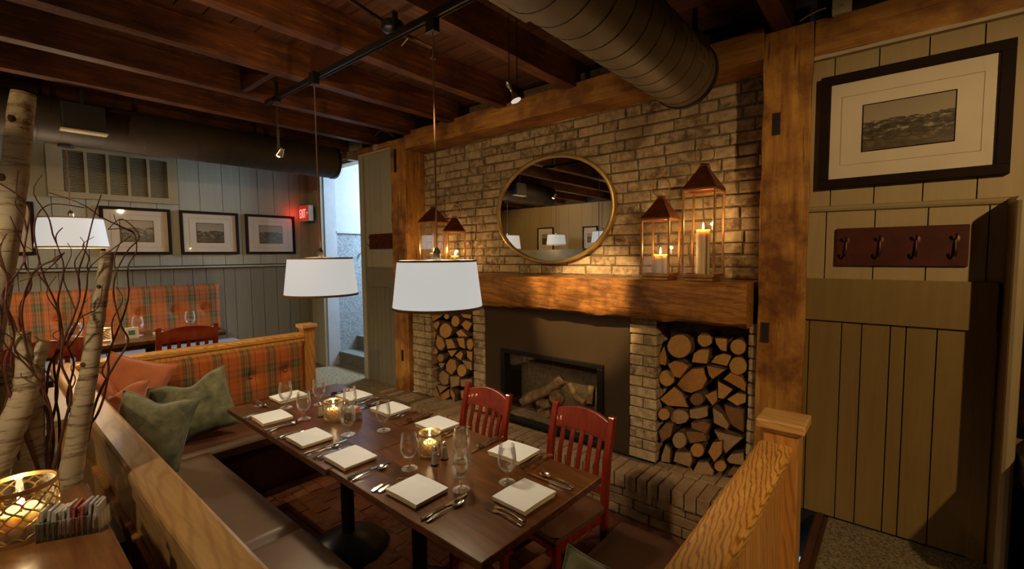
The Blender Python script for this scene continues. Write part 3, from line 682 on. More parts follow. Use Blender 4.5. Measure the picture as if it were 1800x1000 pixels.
b = MB(); b.box(-.385, -.272, .35, 1.90, 1.0, 1.045); b.build('top_rail', M['oaky'], prt, w=True, bevel=.014)
b = MB(); b.box(-.365, -.30, .385, 1.90, 0, .99); b.box(-.375, -.287, .385, 1.90, .955, .999); b.box(-.30, -.284, .385, 1.5, .60, .63); b.build('body', M['oakz'], prt, w=True, bevel=.004)

# plaid backrest with buttons (booth back)
def tufted(parent, x, y0, y1, z0, z1, depth, btn, mat, zbtn, rad=.05, label=None):
    def fn(u, v):
        y = y0+(y1-y0)*u; z = z0+(z1-z0)*v
        eu = min(u, 1-u)*(y1-y0); ev = min(v, 1-v)*(z1-z0); e = min(eu, ev)
        d = depth*(1-(max(0, 1-e/.05))**2*.85)
        for b_ in btn:
            q2 = ((y-b_)**2+(z-zbtn)**2)/(rad**2); d -= depth*.62*math.exp(-q2)
        return (x+d, y, z)
    b = MB(); b.grid(fn, int((y1-y0)/.02), int((z1-z0)/.02)); b.box(x-.005, x+.006, y0, y1, z0, z1); o = b.build('backrest', mat, parent, w=True, smooth=80)
    if label: o['label'] = label
    for b_ in btn:
        k = MB(); k.lathe([(0, .012), (.009, .009), (.013, .002), (.013, -.006)], n=12, M=Matrix.Translation((x+depth*.45, b_, zbtn)) @ Matrix.Rotation(PI/2, 4, 'Y')); b2 = k; ob = b2.build('button', mat, parent, w=True, smooth=50); ob.parent = o
    return o
tufted(pb, -4.135, .42, 1.92, .50, .985, .055, [.62, .9, 1.18, 1.46, 1.74], M['plaidyz'], .745)

# benches
def cushion(mb, x0, x1, y0, y1, z0, z1, r=.035, k=10):
    def rnd(u, a, b):
        return a+(b-a)*u
    def fn(u, v):
        x = rnd(u, x0, x1); y = rnd(v, y0, y1); e = min(min(u, 1-u)*(x1-x0), min(v, 1-v)*(y1-y0))
        z = z1 - (r*(1-math.sqrt(max(0, 1-(1-min(e, r)/r)**2))) if e < r else 0) + .012*math.sin(PI*u)*math.sin(PI*v)
        return (x, y, z)
    mb.grid(fn, max(14, int((x1-x0)/.03)), max(14, int((y1-y0)/.03)))
    mb.box(x0+.001, x1-.001, y0+.001, y1-.001, z0, z1-r)
def bench(label, loc, base, cushions, mat):
    r = thing('booth_bench', loc, label, 'bench')
    b = MB(); b.box(*base); b.build('base', M['darkwood'], r, w=True)
    for c_ in cushions:
        b = MB(); cushion(b, *c_); b.build('seat_cushion', mat, r, w=True, smooth=50, bevel=0)
bench('brown vinyl bench along the inside of the long left partition', (-2.3, .67, 0), (-3.45, -.6, .39, .90, 0, .38),
      [(-3.44, -2.14, .392, .965, .385, .475), (-2.135, -1.45, .392, .965, .385, .475), (-1.445, -.6, .392, .965, .385, .475)], M['leather'])
bench('brown vinyl bench beneath the plaid backrest at the far end of the booth', (-3.8, 1.15, 0), (-4.13, -3.55, .39, 1.90, 0, .38),
      [(-4.08, -3.45, .392, 1.90, .385, .473)], M['leather2'])
bench('dark brown vinyl bench along the right oak rail below the newel', (-.69, 1.45, 0), (-.95, -.37, 1.02, 1.93, 0, .38),
      [(-1.0, -.375, 1.0, 1.975, .385, .47)], M['leather2'])

# pillows
def pillow(loc, w_, h_, t_, mat, label, rx=0, rz=0, ry=0, chop=.0, seed=1):
    r = thing('throw_pillow', loc, label, 'pillow', 'throw pillows in the booth corner'); rr = random.Random(seed)
    Mx = Matrix.Rotation(rz, 4, 'Z') @ Matrix.Rotation(rx, 4, 'X') @ Matrix.Rotation(ry, 4, 'Y')
    ph = rr.uniform(0, 6)
    def side(s_):
        def fn(u, v):
            a, b = u*2-1, v*2-1
            pin = 1-.10*(1-abs(a)**2)*abs(b)**2; pin2 = 1-.10*(1-abs(b)**2)*abs(a)**2
            x = a*w_/2*pin2; z = b*h_/2*pin
            th = t_/2*(max(0, (1-abs(a)**2.6))*max(0, (1-abs(b)**2.6)))**.45
            wr = .010*math.sin(9*a+4*b+ph)*math.sin(7*b-3*a+ph)*(1-abs(a))*(1-abs(b))
            c = chop*math.exp(-(a/.38)**2)*max(0, (b+.6)/1.6)**1.5
            z -= c*h_
            return (x, s_*(th+wr*(1 if th > .01 else 0)), z)
        return fn
    b = MB(); b.grid(side(-1), 26, 26, M=Mx); b.grid(side(1), 26, 26, M=Mx); b.build('cover', mat, r, smooth=75)
    b = MB(); ed = side(0)
    P = [ed(i/20, 0) for i in range(21)]+[ed(1, i/20) for i in range(1, 21)]+[ed(1-i/20, 1) for i in range(1, 21)]+[ed(0, 1-i/20) for i in range(1, 21)]
    b.tube([Mx @ Vector((p[0], 0, p[2])) for p in P], .004, 6); b.build('piping', mat, r, smooth=60)
pillow((-3.72, .96, .71), .47, .44, .17, M['green'], 'green velvet pillow with a dented top against the plaid backrest', rx=-.35, rz=1.15, ry=-.25, chop=.13, seed=2)
pillow((-3.38, .64, .71), .42, .44, .20, M['green'], 'green velvet pillow nearest the long oak rail', rx=-.30, rz=.95, ry=.2, chop=.08, seed=3)
pillow((-3.98, .66, .85), .40, .44, .14, M['rust'], 'rust pillow standing tall at the back of the booth corner', rx=-.25, rz=1.2, ry=.35, chop=.0, seed=4)
pillow((-3.86, .55, .80), .40, .36, .14, M['rust'], 'rust pillow with a folded top leaning on the oak rail corner', rx=-.3, rz=.6, ry=.1, chop=.3, seed=5)
pillow((-.69, 1.21, .615), .32, .30, .13, M['green'], 'green velvet pillow just showing at the bottom edge on the right bench', rx=-.35, rz=.9, ry=.5, chop=.0, seed=6)

# ------------------------------------------------------------------ dining tables
def dtable(x0, x1, y0, y1, zt, label, bases, rot=0, mat=None, zf=0):
    cx, cy = (x0+x1)/2, (y0+y1)/2
    r = thing('dining_table', (cx, cy, zf), label, 'table', rot=rot)
    b = MB(); b.box(x0-cx, x1-cx, y0-cy, y1-cy, zt-.032-zf, zt-zf); b.build('tabletop', mat or M['table'], r, bevel=.004)
    b = MB(); b.box(x0-cx+.05, x1-cx-.05, y0-cy+.05, y1-cy-.05, zt-.07-zf, zt-.032-zf); b.build('apron', M['darkwood'], r)
    for (bx, by) in bases:
        b = MB(); b.tube([(bx-cx, by-cy, .06), (bx-cx, by-cy, zt-.06-zf)], .038, 14); b.build('pedestal_column', M['blackmetal'], r, smooth=40)
        b = MB(); b.lathe([(0, .11), (.05, .105), (.12, .085), (.20, .045), (.225, .02), (.225, 0), (0, 0)], (bx-cx, by-cy, 0), 32); b.build('pedestal_base', M['blackmetal'], r, smooth=50)
    return r
TR = math.radians(-1.0)
dtable(-3.325, -1.992, 1.02, 1.785, .76, 'dark wooden dining table nearer the plaid backrest, set for six', [(-2.47, 1.38)], rot=TR)
dtable(-1.988, -.985, 1.015, 1.768, .76, 'dark wooden dining table nearer the camera, pushed against its neighbour', [(-1.80, 1.38)], rot=TR)
# red chairs
def mkchair(loc, rot, label, group, mat):
    c = thing('dining_chair', loc, label, 'chair', group, rot)
    hw = .19
    b = MB(); cushion(b, -.205, .205, -.20, .21, .43, .475, .02); b.build('seat', M['leather2'], c, smooth=50)
    for s_ in (-1, 1):
        b = MB(); P = [(s_*hw, .20, 0), (s_*hw, .19, .45), (s_*hw, .215, .70), (s_*hw, .265, .905)]
        vs = []
        for (x, y, z) in P: vs += [(x-.019, y-.017, z), (x+.019, y-.017, z), (x+.019, y+.017, z), (x-.019, y+.017, z)]
        b.pts(vs, [(i*4+j, i*4+(j+1) % 4, i*4+4+(j+1) % 4, i*4+4+j) for i in range(3) for j in range(4)]+[(0,3,2,1), (12,13,14,15)]); b.build('back_post', mat, c, bevel=.006)
        b = MB(); b.box(s_*.18-.018, s_*.18+.018, -.19, -.155, 0, .43); b.build('leg', mat, c, bevel=.004)
        b = MB(); b.box(s_*.18-.01, s_*.18+.01, -.16, .185, .17, .20); b.build('stretcher', mat, c, bevel=.003)
    b = MB(); b.box(-.19, .19, -.19, .20, .375, .432); b.build('seat_frame', mat, c, bevel=.004)
    # curved crest rail
    b = MB(); vs = []; n = 16
    for i in range(n+1):
        u = i/n*2-1; x = u*.175; bow = .022*(1-u*u); zt = .872+.032*(1-u*u); zb = .77+.012*(1-u*u)
        yt, yb = .262+bow, .238+bow
        vs += [(x, yb-.011, zb), (x, yb+.011, zb), (x, yt+.011, zt), (x, yt-.011, zt)]
    b.pts(vs, [(i*4+j, i*4+(j+1) % 4, i*4+4+(j+1) % 4, i*4+4+j) for i in range(n) for j in range(4)]+[(0,1,2,3), (n*4, n*4+3, n*4+2, n*4+1)]); b.build('crest_rail', mat, c, bevel=.004)
    b = MB(); b.box(-.175, .175, .188, .208, .505, .545); b.build('lower_rail', mat, c, bevel=.003)
    for i in range(5):
        x = -.125+i*.0625; bow = .02*(1-(x/.19)**2)
        b = MB(); P = [(x, .198, .52), (x, .198+bow+.006, .66), (x, .24+bow, .785)]; vs = []
        for (x_, y, z) in P: vs += [(x_-.013, y-.006, z), (x_+.013, y-.006, z), (x_+.013, y+.006, z), (x_-.013, y+.006, z)]
        b.pts(vs, [(k*4+j, k*4+(j+1) % 4, k*4+4+(j+1) % 4, k*4+4+j) for k in range(2) for j in range(4)]+[(0,3,2,1), (8,9,10,11)]); b.build('slat', mat, c, bevel=.002)
    return c
ch = mkchair((-1.325, 1.865, 0), math.radians(-6), 'red mahogany slat-back chair at the near end of the table by the fireplace', 'red slat-back chairs', M['redwood'])
dup(ch, (-1.985, 1.815, 0), 'red mahogany slat-back chair farther from the camera, left of the firebox', math.radians(-4))
dup(ch, (-4.60, 1.12, CZ), 'red slat-back chair at the far dining table beyond the oak partition', math.radians(-95))
dup(ch, (-4.60, .25, CZ), 'red slat-back chair seen behind the birch poles at the left', math.radians(-85))

# ------------------------------------------------------------------ place settings
TZ = .76
def mk_napkin():
    r = thing('napkin', (0, 0, 0), '', 'napkin', 'folded white napkins')
    b = MB()
    def lay(z0, z1, w_, d_, arch, m):
        def top(u, v): return ((u-.5)*w_, (v-.5)*d_, z1+arch*math.sin(PI*u)*.6)
        b.grid(top, 8, 4, m)
        b.grid(lambda u, v: ((u-.5)*w_, (v-.5)*d_, z0+arch*math.sin(PI*u)*.6), 8, 4, m)
        for vv in (0, 1): b.grid(lambda u, v: ((u-.5)*w_, (vv-.5)*d_, z0+(z1-z0)*v+arch*math.sin(PI*u)*.6), 8, 1, 1)
        for uu in (0, 1): b.grid(lambda u, v: ((uu-.5)*w_, (u-.5)*d_, z0+(z1-z0)*v), 4, 1, 1)
    lay(.001, .006, .186, .168, .002, 0); lay(.007, .013, .196, .165, .003, 0); lay(.014, .021, .200, .170, .004, 0)
    b.build('folded_cloth', [M['napkin'], M['napedge']], r, smooth=40); return r
def mk_fork():
    r = thing('fork', (0, 0, 0), '', 'fork', 'steel forks'); b = MB(); n = 10
    prof = [(0, .0095), (.02, .011), (.05, .0075), (.09, .0035), (.12, .0035), (.135, .009), (.15, .0115)]
    for (a, wa), (c_, wc) in zip(prof[:-1], prof[1:]):
        za, zc = .002+.010*math.sin(PI*min(1, a/.14)), .002+.010*math.sin(PI*min(1, c_/.14))
        b.pts([(-wa, a, za), (wa, a, za), (wc, c_, zc), (-wc, c_, zc), (-wa*.8, a, za+.003), (wa*.8, a, za+.003), (wc*.8, c_, zc+.003), (-wc*.8, c_, zc+.003)], [(0,1,2,3),(4,5,6,7),(0,1,5,4),(1,2,6,5),(2,3,7,6),(3,0,4,7)])
    for i in range(4):
        x = -.009+i*.006; b.box(x-.0012, x+.0012, .149, .195, .002, .005)
    b.build('body', M['steel'], r, smooth=30); return r
def mk_spoon():
    r = thing('spoon', (0, 0, 0), '', 'spoon', 'steel spoons'); b = MB()
    prof = [(0, .0085), (.02, .0095), (.05, .007), (.09, .003), (.13, .003)]
    for (a, wa), (c_, wc) in zip(prof[:-1], prof[1:]):
        za, zc = .002+.008*math.sin(PI*min(1, a/.14)), .002+.008*math.sin(PI*min(1, c_/.14))
        b.pts([(-wa, a, za), (wa, a, za), (wc, c_, zc), (-wc, c_, zc), (-wa*.8, a, za+.003), (wa*.8, a, za+.003), (wc*.8, c_, zc+.003), (-wc*.8, c_, zc+.003)], [(0,1,2,3),(4,5,6,7),(0,1,5,4),(1,2,6,5),(2,3,7,6),(3,0,4,7)])
    b.grid(lambda u, v: (.019*v*math.cos(2*PI*u), .155+.028*v*math.sin(2*PI*u), .0025+.008*v*v), 18, 5)
    b.build('body', M['steel'], r, smooth=60); return r
def mk_knife():
    r = thing('table_knife', (0, 0, 0), '', 'knife', 'steel knives'); b = MB()
    b.tube([(0, 0, .006), (0, .02, .006), (0, .07, .006), (0, .115, .006)], [.006, .0085, .0075, .005], 8)
    b.prism([(-.005, .115), (.006, .115), (.009, .14), (.009, .20), (.004, .235), (-.006, .24), (-.006, .13)], .004, .0058, 'z')
    b.build('body', M['steel'], r, smooth=40); return r
def mk_goblet():
    r = thing('goblet', (0, 0, 0), '', 'glass', 'clear stemmed goblets'); b = MB()
    b.lathe([(.0, .002), (.036, .001), (.037, .003), (.02, .007), (.006, .014), (.0045, .03), (.006, .045), (.012, .05), (.028, .062), (.038, .083), (.041, .105), (.039, .13), (.034, .165), (.0345, .168), (.033, .166), (.038, .13), (.0395, .105), (.0365, .084), (.026, .064), (.0, .056)], n=32)
    b.build('glass_body', M['glass'], r, smooth=60); return r
proto = {}
def place(kind, fn, loc, rot, label):
    if kind not in proto: proto[kind] = fn(); o = proto[kind]; o.location = loc; o.rotation_euler.z = rot; o['label'] = label
    else: dup(proto[kind], loc, label, rot)
seats = [(-2.885, 1.135, 0, 'at the far left corner of the bench side'), (-2.40, 1.13, 0, 'second from the far end on the bench side'), (-2.005, 1.14, 0, 'third from the far end on the bench side'), (-1.503, 1.15, 0, 'at the near end of the bench side'),
         (-1.43, 1.69, PI, 'at the near end of the fireplace side'), (-2.01, 1.69, PI, 'second from the near end on the fireplace side'), (-2.45, 1.68, PI, 'third from the near end on the fireplace side'), (-2.88, 1.68, PI, 'at the far end of the fireplace side'),
         (-1.13, 1.40, PI/2, 'at the near right head of the table'), (-3.225, 1.385, -PI/2, 'at the far head by the plaid backrest')]
for k, (x, y, rt, d) in enumerate(seats):
    jr = R.uniform(-.05, .05)
    place('napkin', mk_napkin, (x, y, TZ), rt+jr+(PI/2 if k > 7 else 0)*0, 'folded white cloth napkin '+d)
    ca, sa = math.cos(rt), math.sin(rt)
    def off(dx, dy): return (x+dx*ca-dy*sa, y+dx*sa+dy*ca, TZ+.001)
    fx = -.125 if k != 2 else -.12
    place('fork', mk_fork, off(fx, -.10), rt+R.uniform(-.06, .06), 'inner steel fork left of the napkin '+d)
    place('fork', mk_fork, off(fx-.027, -.115), rt+R.uniform(-.06, .06), 'outer steel fork left of the napkin '+d)
    place('knife', mk_knife, off(.172, -.115), rt+R.uniform(-.02, .02), 'steel table knife right of the napkin '+d)
    place('spoon', mk_spoon, off(.20, -.11), rt+R.uniform(-.03, .12), 'steel spoon beside the knife '+d)
gob = [((-3.04, 1.285), 'clear goblet at the far end beside the head napkin'), ((-2.735, 1.26), 'clear goblet left of the lit far candle holder'), ((-2.93, 1.455), 'clear goblet farthest from the camera in front of the oak post'),
       ((-2.30, 1.30), 'clear goblet in front of the sweetener jar'), ((-2.62, 1.50), 'clear goblet behind the far candle holder'), ((-2.20, 1.46), 'clear goblet alone in the middle of the tables'), ((-1.705, 1.265), 'clear goblet left of the near candle holder'),
       ((-1.575, 1.475), 'clear goblet behind the front one, right of the shakers'), ((-1.38, 1.285), 'clear goblet between the two nearest napkins'), ((-1.27, 1.455), 'clear goblet between the near head and fireplace side napkins')]
for (x, y), d in gob: place('goblet', mk_goblet, (x, y, TZ), 0, d)
def holder(loc, r, h, label, group='gold lattice candle holders', cells=14, wires=.0014, rows=4):
    c = thing('candle_holder', loc, label, 'candle holder', group)
    b = MB(); b.lathe([(0, .003), (r*.9, .003), (r*.93, .006), (r*.93, h-.004), (r*.915, h-.004), (r*.915, .008), (0, .007)], n=36); b.build('glass_liner', M['glass'], c, smooth=40)
    for z, nm in ((.005, 'bottom_rim'), (h-.004, 'top_rim')):
        b = MB(); b.lathe([(r-.002, z-.005), (r+.0025, z-.005), (r+.0025, z+.005), (r-.002, z+.005), (r-.002, z-.005)], n=36); b.build(nm, M['gold'], c, smooth=40)
    b = MB(); k = rows*10; amp = PI/cells
    for j in range(cells):
        for s_ in (1, -1):
            P = []
            for i in range(k+1):
                z = .008+(h-.016)*i/k; ph = rows*PI*i/k
                w_ = 2*PI*(j+.5)/cells + s_*amp*math.cos(ph)*.98
                P.append((r*math.cos(w_), r*math.sin(w_), z))
            b.tube(P, wires, 4, caps=False)
    b.build('lattice', M['gold'], c, smooth=60)
    light('candle_glow', 'POINT', (loc[0], loc[1], loc[2]+h*.82), .55, (1, .66, .32), size=.008)
    return c
holder((-2.595, 1.375, TZ), .055, .115, 'gold lattice candle holder on the table half nearer the plaid backrest')
candle((-2.595, 1.375, TZ+.008), .038, .06, 'lit white candle in the holder nearer the plaid backrest', 'table candles', 'votive_candle')
holder((-1.752, 1.425, TZ), .055, .115, 'gold lattice candle holder among the shakers and near goblets')
candle((-1.752, 1.425, TZ+.008), .038, .06, 'lit white candle in the holder beside the shakers', 'table candles', 'votive_candle')
def shaker(loc, label, fill):
    c = thing('shaker', loc, label, 'shaker', 'glass salt and pepper shakers')
    b = MB(); b.lathe([(0, 0), (.021, 0), (.021, .006), (.017, .012), (.013, .04), (.0105, .072), (.0, .072)], n=10); b.build('glass_body', M['crystal'], c)
    b = MB(); b.lathe([(0, .006), (.014, .006), (.011, .035), (.009, .06), (0, .06)], n=10); b.build('seasoning', fill, c)
    b = MB(); b.lathe([(.0105, .07), (.0115, .075), (.009, .086), (.004, .091), (0, .092)], n=12); b.build('cap', M['steel'], c, smooth=50)
shaker((-1.645, 1.365, TZ), 'glass shaker in front, nearest the lattice candle holder', M['salt'])
shaker((-1.655, 1.435, TZ), 'glass salt shaker standing just behind the other shaker', M['salt'])
shaker((-2.70, 1.345, TZ), 'glass pepper shaker left of the far candle holder', M['wax'])
shaker((-2.60, 1.455, TZ), 'glass salt shaker behind the far candle holder', M['salt'])
ON = ['first', 'second', 'third', 'fourth', 'fifth', 'sixth', 'seventh', 'eighth', 'ninth', 'tenth', 'eleventh', 'twelfth', 'thirteenth', 'fourteenth']
def packets(loc, L, W, Hh, rot, label, glab, n=14, per=None, k=1.0):
    c = thing('sweetener_caddy', loc, label, 'caddy', rot=rot)
    b = MB(); t_ = .003
    b.box(-L/2, L/2, -W/2, W/2, 0, .005)
    for s_ in (-1, 1): b.box(-L/2, L/2, s_*W/2-t_/2, s_*W/2+t_/2, 0, Hh); b.box(s_*L/2-t_/2, s_*L/2+t_/2, -W/2, W/2, 0, Hh*1.0)
    nb = 11
    for i in range(nb+1):
        x = -L/2+L*i/nb
        for s_ in (-1, 1): b.tube([(x, s_*(W/2+.001), 0), (x, s_*(W/2+.001), Hh)], .0022, 6)
    for i in range(4):
        y = -W/2+W*i/3
        for s_ in (-1, 1): b.tube([(s_*(L/2+.001), y, 0), (s_*(L/2+.001), y, Hh)], .0022, 6)
    b.build('glass_box', M['crystal'], c)
    kinds = [('green', 'paperg')]*4+[('white', 'paperw')]*3+[('pink', 'paperp')]*3+[('blue edged', 'paperb')]*2+[('white', 'paperw')]*2
    ca, sa = math.cos(rot), math.sin(rot)
    for i in range(n):
        x = -L/2+L*(i+1)/(n+1); col, mt = kinds[i % len(kinds)]
        b = MB(); Mx = Matrix.Rotation(R.uniform(-.08, .08), 4, 'X') @ Matrix.Rotation(R.uniform(.02, .14), 4, 'Y')
        hh = Hh*R.uniform(1.25, 1.45); b.box(-.0028, .0028, -W*.42, W*.42, .001, hh*.62, 0, M=Mx); b.box(-.0024, .0024, -W*.42, W*.42, hh*.62, hh, 1, M=Mx)
        o = b.build('sweetener_packet', [M[mt], M[mt] if col == 'pink' else M['paperw']], loc=(loc[0]+x*ca, loc[1]+x*sa, loc[2]+.007)); o.rotation_euler.z = rot
        tag(o, f'{col} sweetener packet {glab}, {ON[i]} in row', 'packet', f'sweetener packets {glab}')
packets((-2.50, 1.45, TZ), .08, .055, .05, .4, 'small glass sweetener caddy behind a goblet on the far table half', 'in the caddy on the dining table', 8)

# ------------------------------------------------------------------ foreground table
FT = 1.10
r = thing('dining_table', (-1.25, -.2, CZ), 'honey-brown high table corner in the lower left foreground', 'table')
b = MB(); b.box(-1.78, -.85, -.6, .185, FT-.03, FT); b.build('tabletop', M['fgtable'], r, w=True, bevel=.004)
for (x, y) in ((-1.7, -.5), (-1.7, .1), (-.93, -.5), (-.93, .1)):
    b = MB(); b.box(x-.03, x+.03, y-.03, y+.03, CZ, FT-.03); b.build('leg', M['darkwood'], r, w=True)
holder((-1.56, .045, FT), .065, .125, 'large gold lattice candle holder on the foreground table at lower left', cells=14, wires=.0022, rows=4)
candle((-1.56, .045, FT+.008), .042, .055, 'lit candle inside the large foreground lattice holder', 'table candles', 'votive_candle')
packets((-1.478, .125, FT), .115, .05, .045, math.radians(62), 'rectangular ribbed glass caddy of sweetener packets on the foreground table', 'in the foreground caddy', 14)

# ------------------------------------------------------------------ birch poles and curly twigs
pl = thing('planter', (-1.98, .09, CZ), 'dark wooden planter hidden behind the foreground table holding the birch poles', 'planter')
b = MB(); b.box(-2.13, -1.83, -.12, .27, CZ, .86, 0); b.build('box', M['darkwood'], pl, w=True)
b = MB(); b.box(-2.11, -1.85, -.10, .25, .86, .875); b.build('gravel', M['ember'], pl, w=True)
def pole(pix, xs, radii, label, base=True, knots=()):
    P = [at(a, b_, 'x', x) for (a, b_), x in zip(pix, xs)]
    if base: P.append(Vector((P[-1].x-.02, P[-1].y, .865))); radii = radii+[radii[-1]*1.02]
    # resample for irregularity
    Q, rad = [], []
    for i in range(len(P)-1):
        for k in range(5):
            t_ = k/5; Q.append(P[i].lerp(P[i+1], t_)+Vector((R.uniform(-.0015, .0015),)*3)); rad.append((radii[i]*(1-t_)+radii[i+1]*t_)*R.uniform(.96, 1.05))
    Q.append(P[-1]); rad.append(radii[-1])
    r = thing('birch_pole', (Q[-1].x, Q[-1].y, Q[-1].z), label, 'birch pole')
    b = MB(); b.tube(Q, rad, 14, caps=False); b.build('bark', M['birch'], r, w=True, smooth=60)
    d = (Q[0]-Q[1]).normalized(); b = MB(); b.tube([Q[0]-d*.004, Q[0]+d*.002], [rad[0]*.97]*2, 14); b.build('cut_end', M['birchend'], r, w=True)
    for (i, ang) in knots:
        p = Q[i]; side = Vector((math.cos(ang)*.8, math.sin(ang)*.8, .5)).normalized(); b = MB()
        b.tube([p+side*rad[i]*.7, p+side*rad[i]*1.25, p+side*(rad[i]*1.5)], [rad[i]*.42, rad[i]*.30, rad[i]*.1], 8); b.build('knot', M['bark'], r, w=True, smooth=60)
    return r
pole([(40, 166), (31, 260), (16, 370), (-10, 520), (-42, 700)], [-1.85, -1.85, -1.86, -1.9, -1.95], [.026, .028, .031, .033, .035], 'tall thick birch pole rising out of the upper left, with dark knots', knots=((3, -.6), (8, -.8)))
pole([(189, 443), (176, 525), (163, 610), (148, 700), (130, 800), (118, 875)], [-1.85]*6, [.0165, .0185, .021, .0235, .027, .030], 'slender birch pole standing right of the others before the plaid banquette', knots=((4, -.4), (12, -.9), (13, 2.5)))
pole([(38, 585), (45, 640), (44, 690), (18, 760), (-12, 830)], [-1.85]*5, [.018, .021, .027, .031, .032], 'forked birch pole leaning out to the lower left', knots=())
pole([(77, 600), (62, 645), (48, 690)], [-1.85]*3, [.015, .019, .023], 'short cut branch of the forked birch pole', base=False)
pole([(50, 665), (49, 760), (50, 875)], [-1.93]*3, [.033, .036, .038], 'stout upright birch pole directly above the candle holder', knots=((6, -.8),))
pole([(4, 640), (8, 760), (4, 860)], [-1.99]*3, [.018, .02, .022], 'birch pole at the extreme left edge behind the twigs')
rt = random.Random(21)
twigs = [  # pixel paths of the curling twigs, base first
 [(60, 880), (72, 800), (100, 700), (95, 640), (108, 580), (102, 530), (112, 470), (98, 420), (110, 400)],
 [(75, 880), (85, 760), (70, 690), (60, 640), (40, 600), (35, 540), (55, 500), (42, 450), (52, 370), (30, 345), (32, 300)],
 [(100, 870), (110, 760), (125, 690), (108, 640), (112, 600), (128, 560), (140, 520), (138, 480), (150, 440), (165, 380), (178, 342)],
 [(110, 870), (140, 780), (175, 720), (190, 660), (192, 620), (215, 560), (226, 520), (225, 470), (240, 440), (232, 405), (190, 403)],
 [(120, 870), (150, 790), (165, 720), (180, 680), (202, 640), (225, 600), (212, 570), (200, 520), (204, 480), (225, 440), (245, 415), (215, 385), (190, 403)],
 [(55, 880), (50, 780), (20, 700), (8, 640), (25, 590), (10, 540), (12, 490), (0, 440), (12, 410)],
 [(85, 870), (60, 780), (80, 700), (88, 640), (118, 600), (140, 555), (152, 510), (158, 470), (195, 440), (230, 415)],
 [(40, 870), (30, 780), (45, 700), (20, 640), (28, 580), (5, 520), (30, 480), (45, 450), (30, 410), (18, 380)],
 [(95, 880), (92, 800), (85, 720), (60, 660), (38, 560), (50, 500), (68, 470), (100, 455), (112, 445), (80, 475), (20, 500)],
 [(70, 870), (105, 760), (98, 690), (110, 600), (100, 540), (75, 480), (60, 400), (85, 360), (148, 365)],
 [(65, 870), (20, 800), (5, 740), (15, 680), (-5, 620), (3, 560), (-5, 520)],
 [(105, 880), (88, 820), (92, 740), (75, 680), (45, 640), (20, 620), (0, 590)],
 [(90, 870), (120, 800), (128, 740), (118, 700), (130, 640), (118, 600), (140, 560), (172, 540), (180, 500)],
]
TWL = ['curly twig topping out '+q_ for q_ in ('left of the slender birch pole', 'tall against the partly hidden picture at the left edge', 'just left of the lamp shade bottom', 'right of the slender pole, arching back under the lamp', 'right of the slender pole before the first picture', 'at the extreme left beside the thick birch pole', 'beneath the far left drum lamp', 'in front of the thick birch pole at mid height', 'then looping back towards the left edge', 'highest, reaching above the left drum lamp', 'lowest along the left edge', 'crossing the forked birch pole leftwards', 'touching the top of the slender birch pole')]
for i, pth in enumerate(twigs):
    P = []
    for k, (a, b_) in enumerate(pth):
        x = -1.98+.20*(k/len(pth))+rt.uniform(-.03, .03)+(i % 3)*.04; P.append(at(a, b_, 'x', x))
    P[0] = Vector((-1.98+rt.uniform(-.05, .05), .09+rt.uniform(-.08, .08), .87))
    Q = []
    for k in range(len(P)-1):      # smooth curve through the points
        p0, p1, p2, p3 = P[max(k-1, 0)], P[k], P[k+1], P[min(k+2, len(P)-1)]
        for s_ in range(6):
            t_ = s_/6; Q.append(.5*((2*p1)+(p2-p0)*t_+(2*p0-5*p1+4*p2-p3)*t_*t_+(3*p1-p0-3*p2+p3)*t_**3))
    Q.append(P[-1]); n = len(Q)
    b = MB(); b.tube(Q, [  .0032*(1-k/n)+.0012 for k in range(n)], 6)
    for s_ in range(2):
        k = rt.randrange(n//4, n-6); d = (Q[k+3]-Q[k]).normalized(); sd = Vector((rt.uniform(-.3, .3), rt.uniform(-1, 1), rt.uniform(.2, 1))).normalized()
        L = rt.uniform(.10, .22); b.tube([Q[k]+(sd*.35*u**.7+d*.75*u)*L+Vector((0, .018*math.sin(u*7+i)*u, 0)) for u in [q_/10 for q_ in range(11)]], [.0022-.0013*q_/10 for q_ in range(11)], 5)
    tag(b.build('curly_twig', M['twig'], smooth=60), TWL[i], 'twig', 'curly willow twigs')

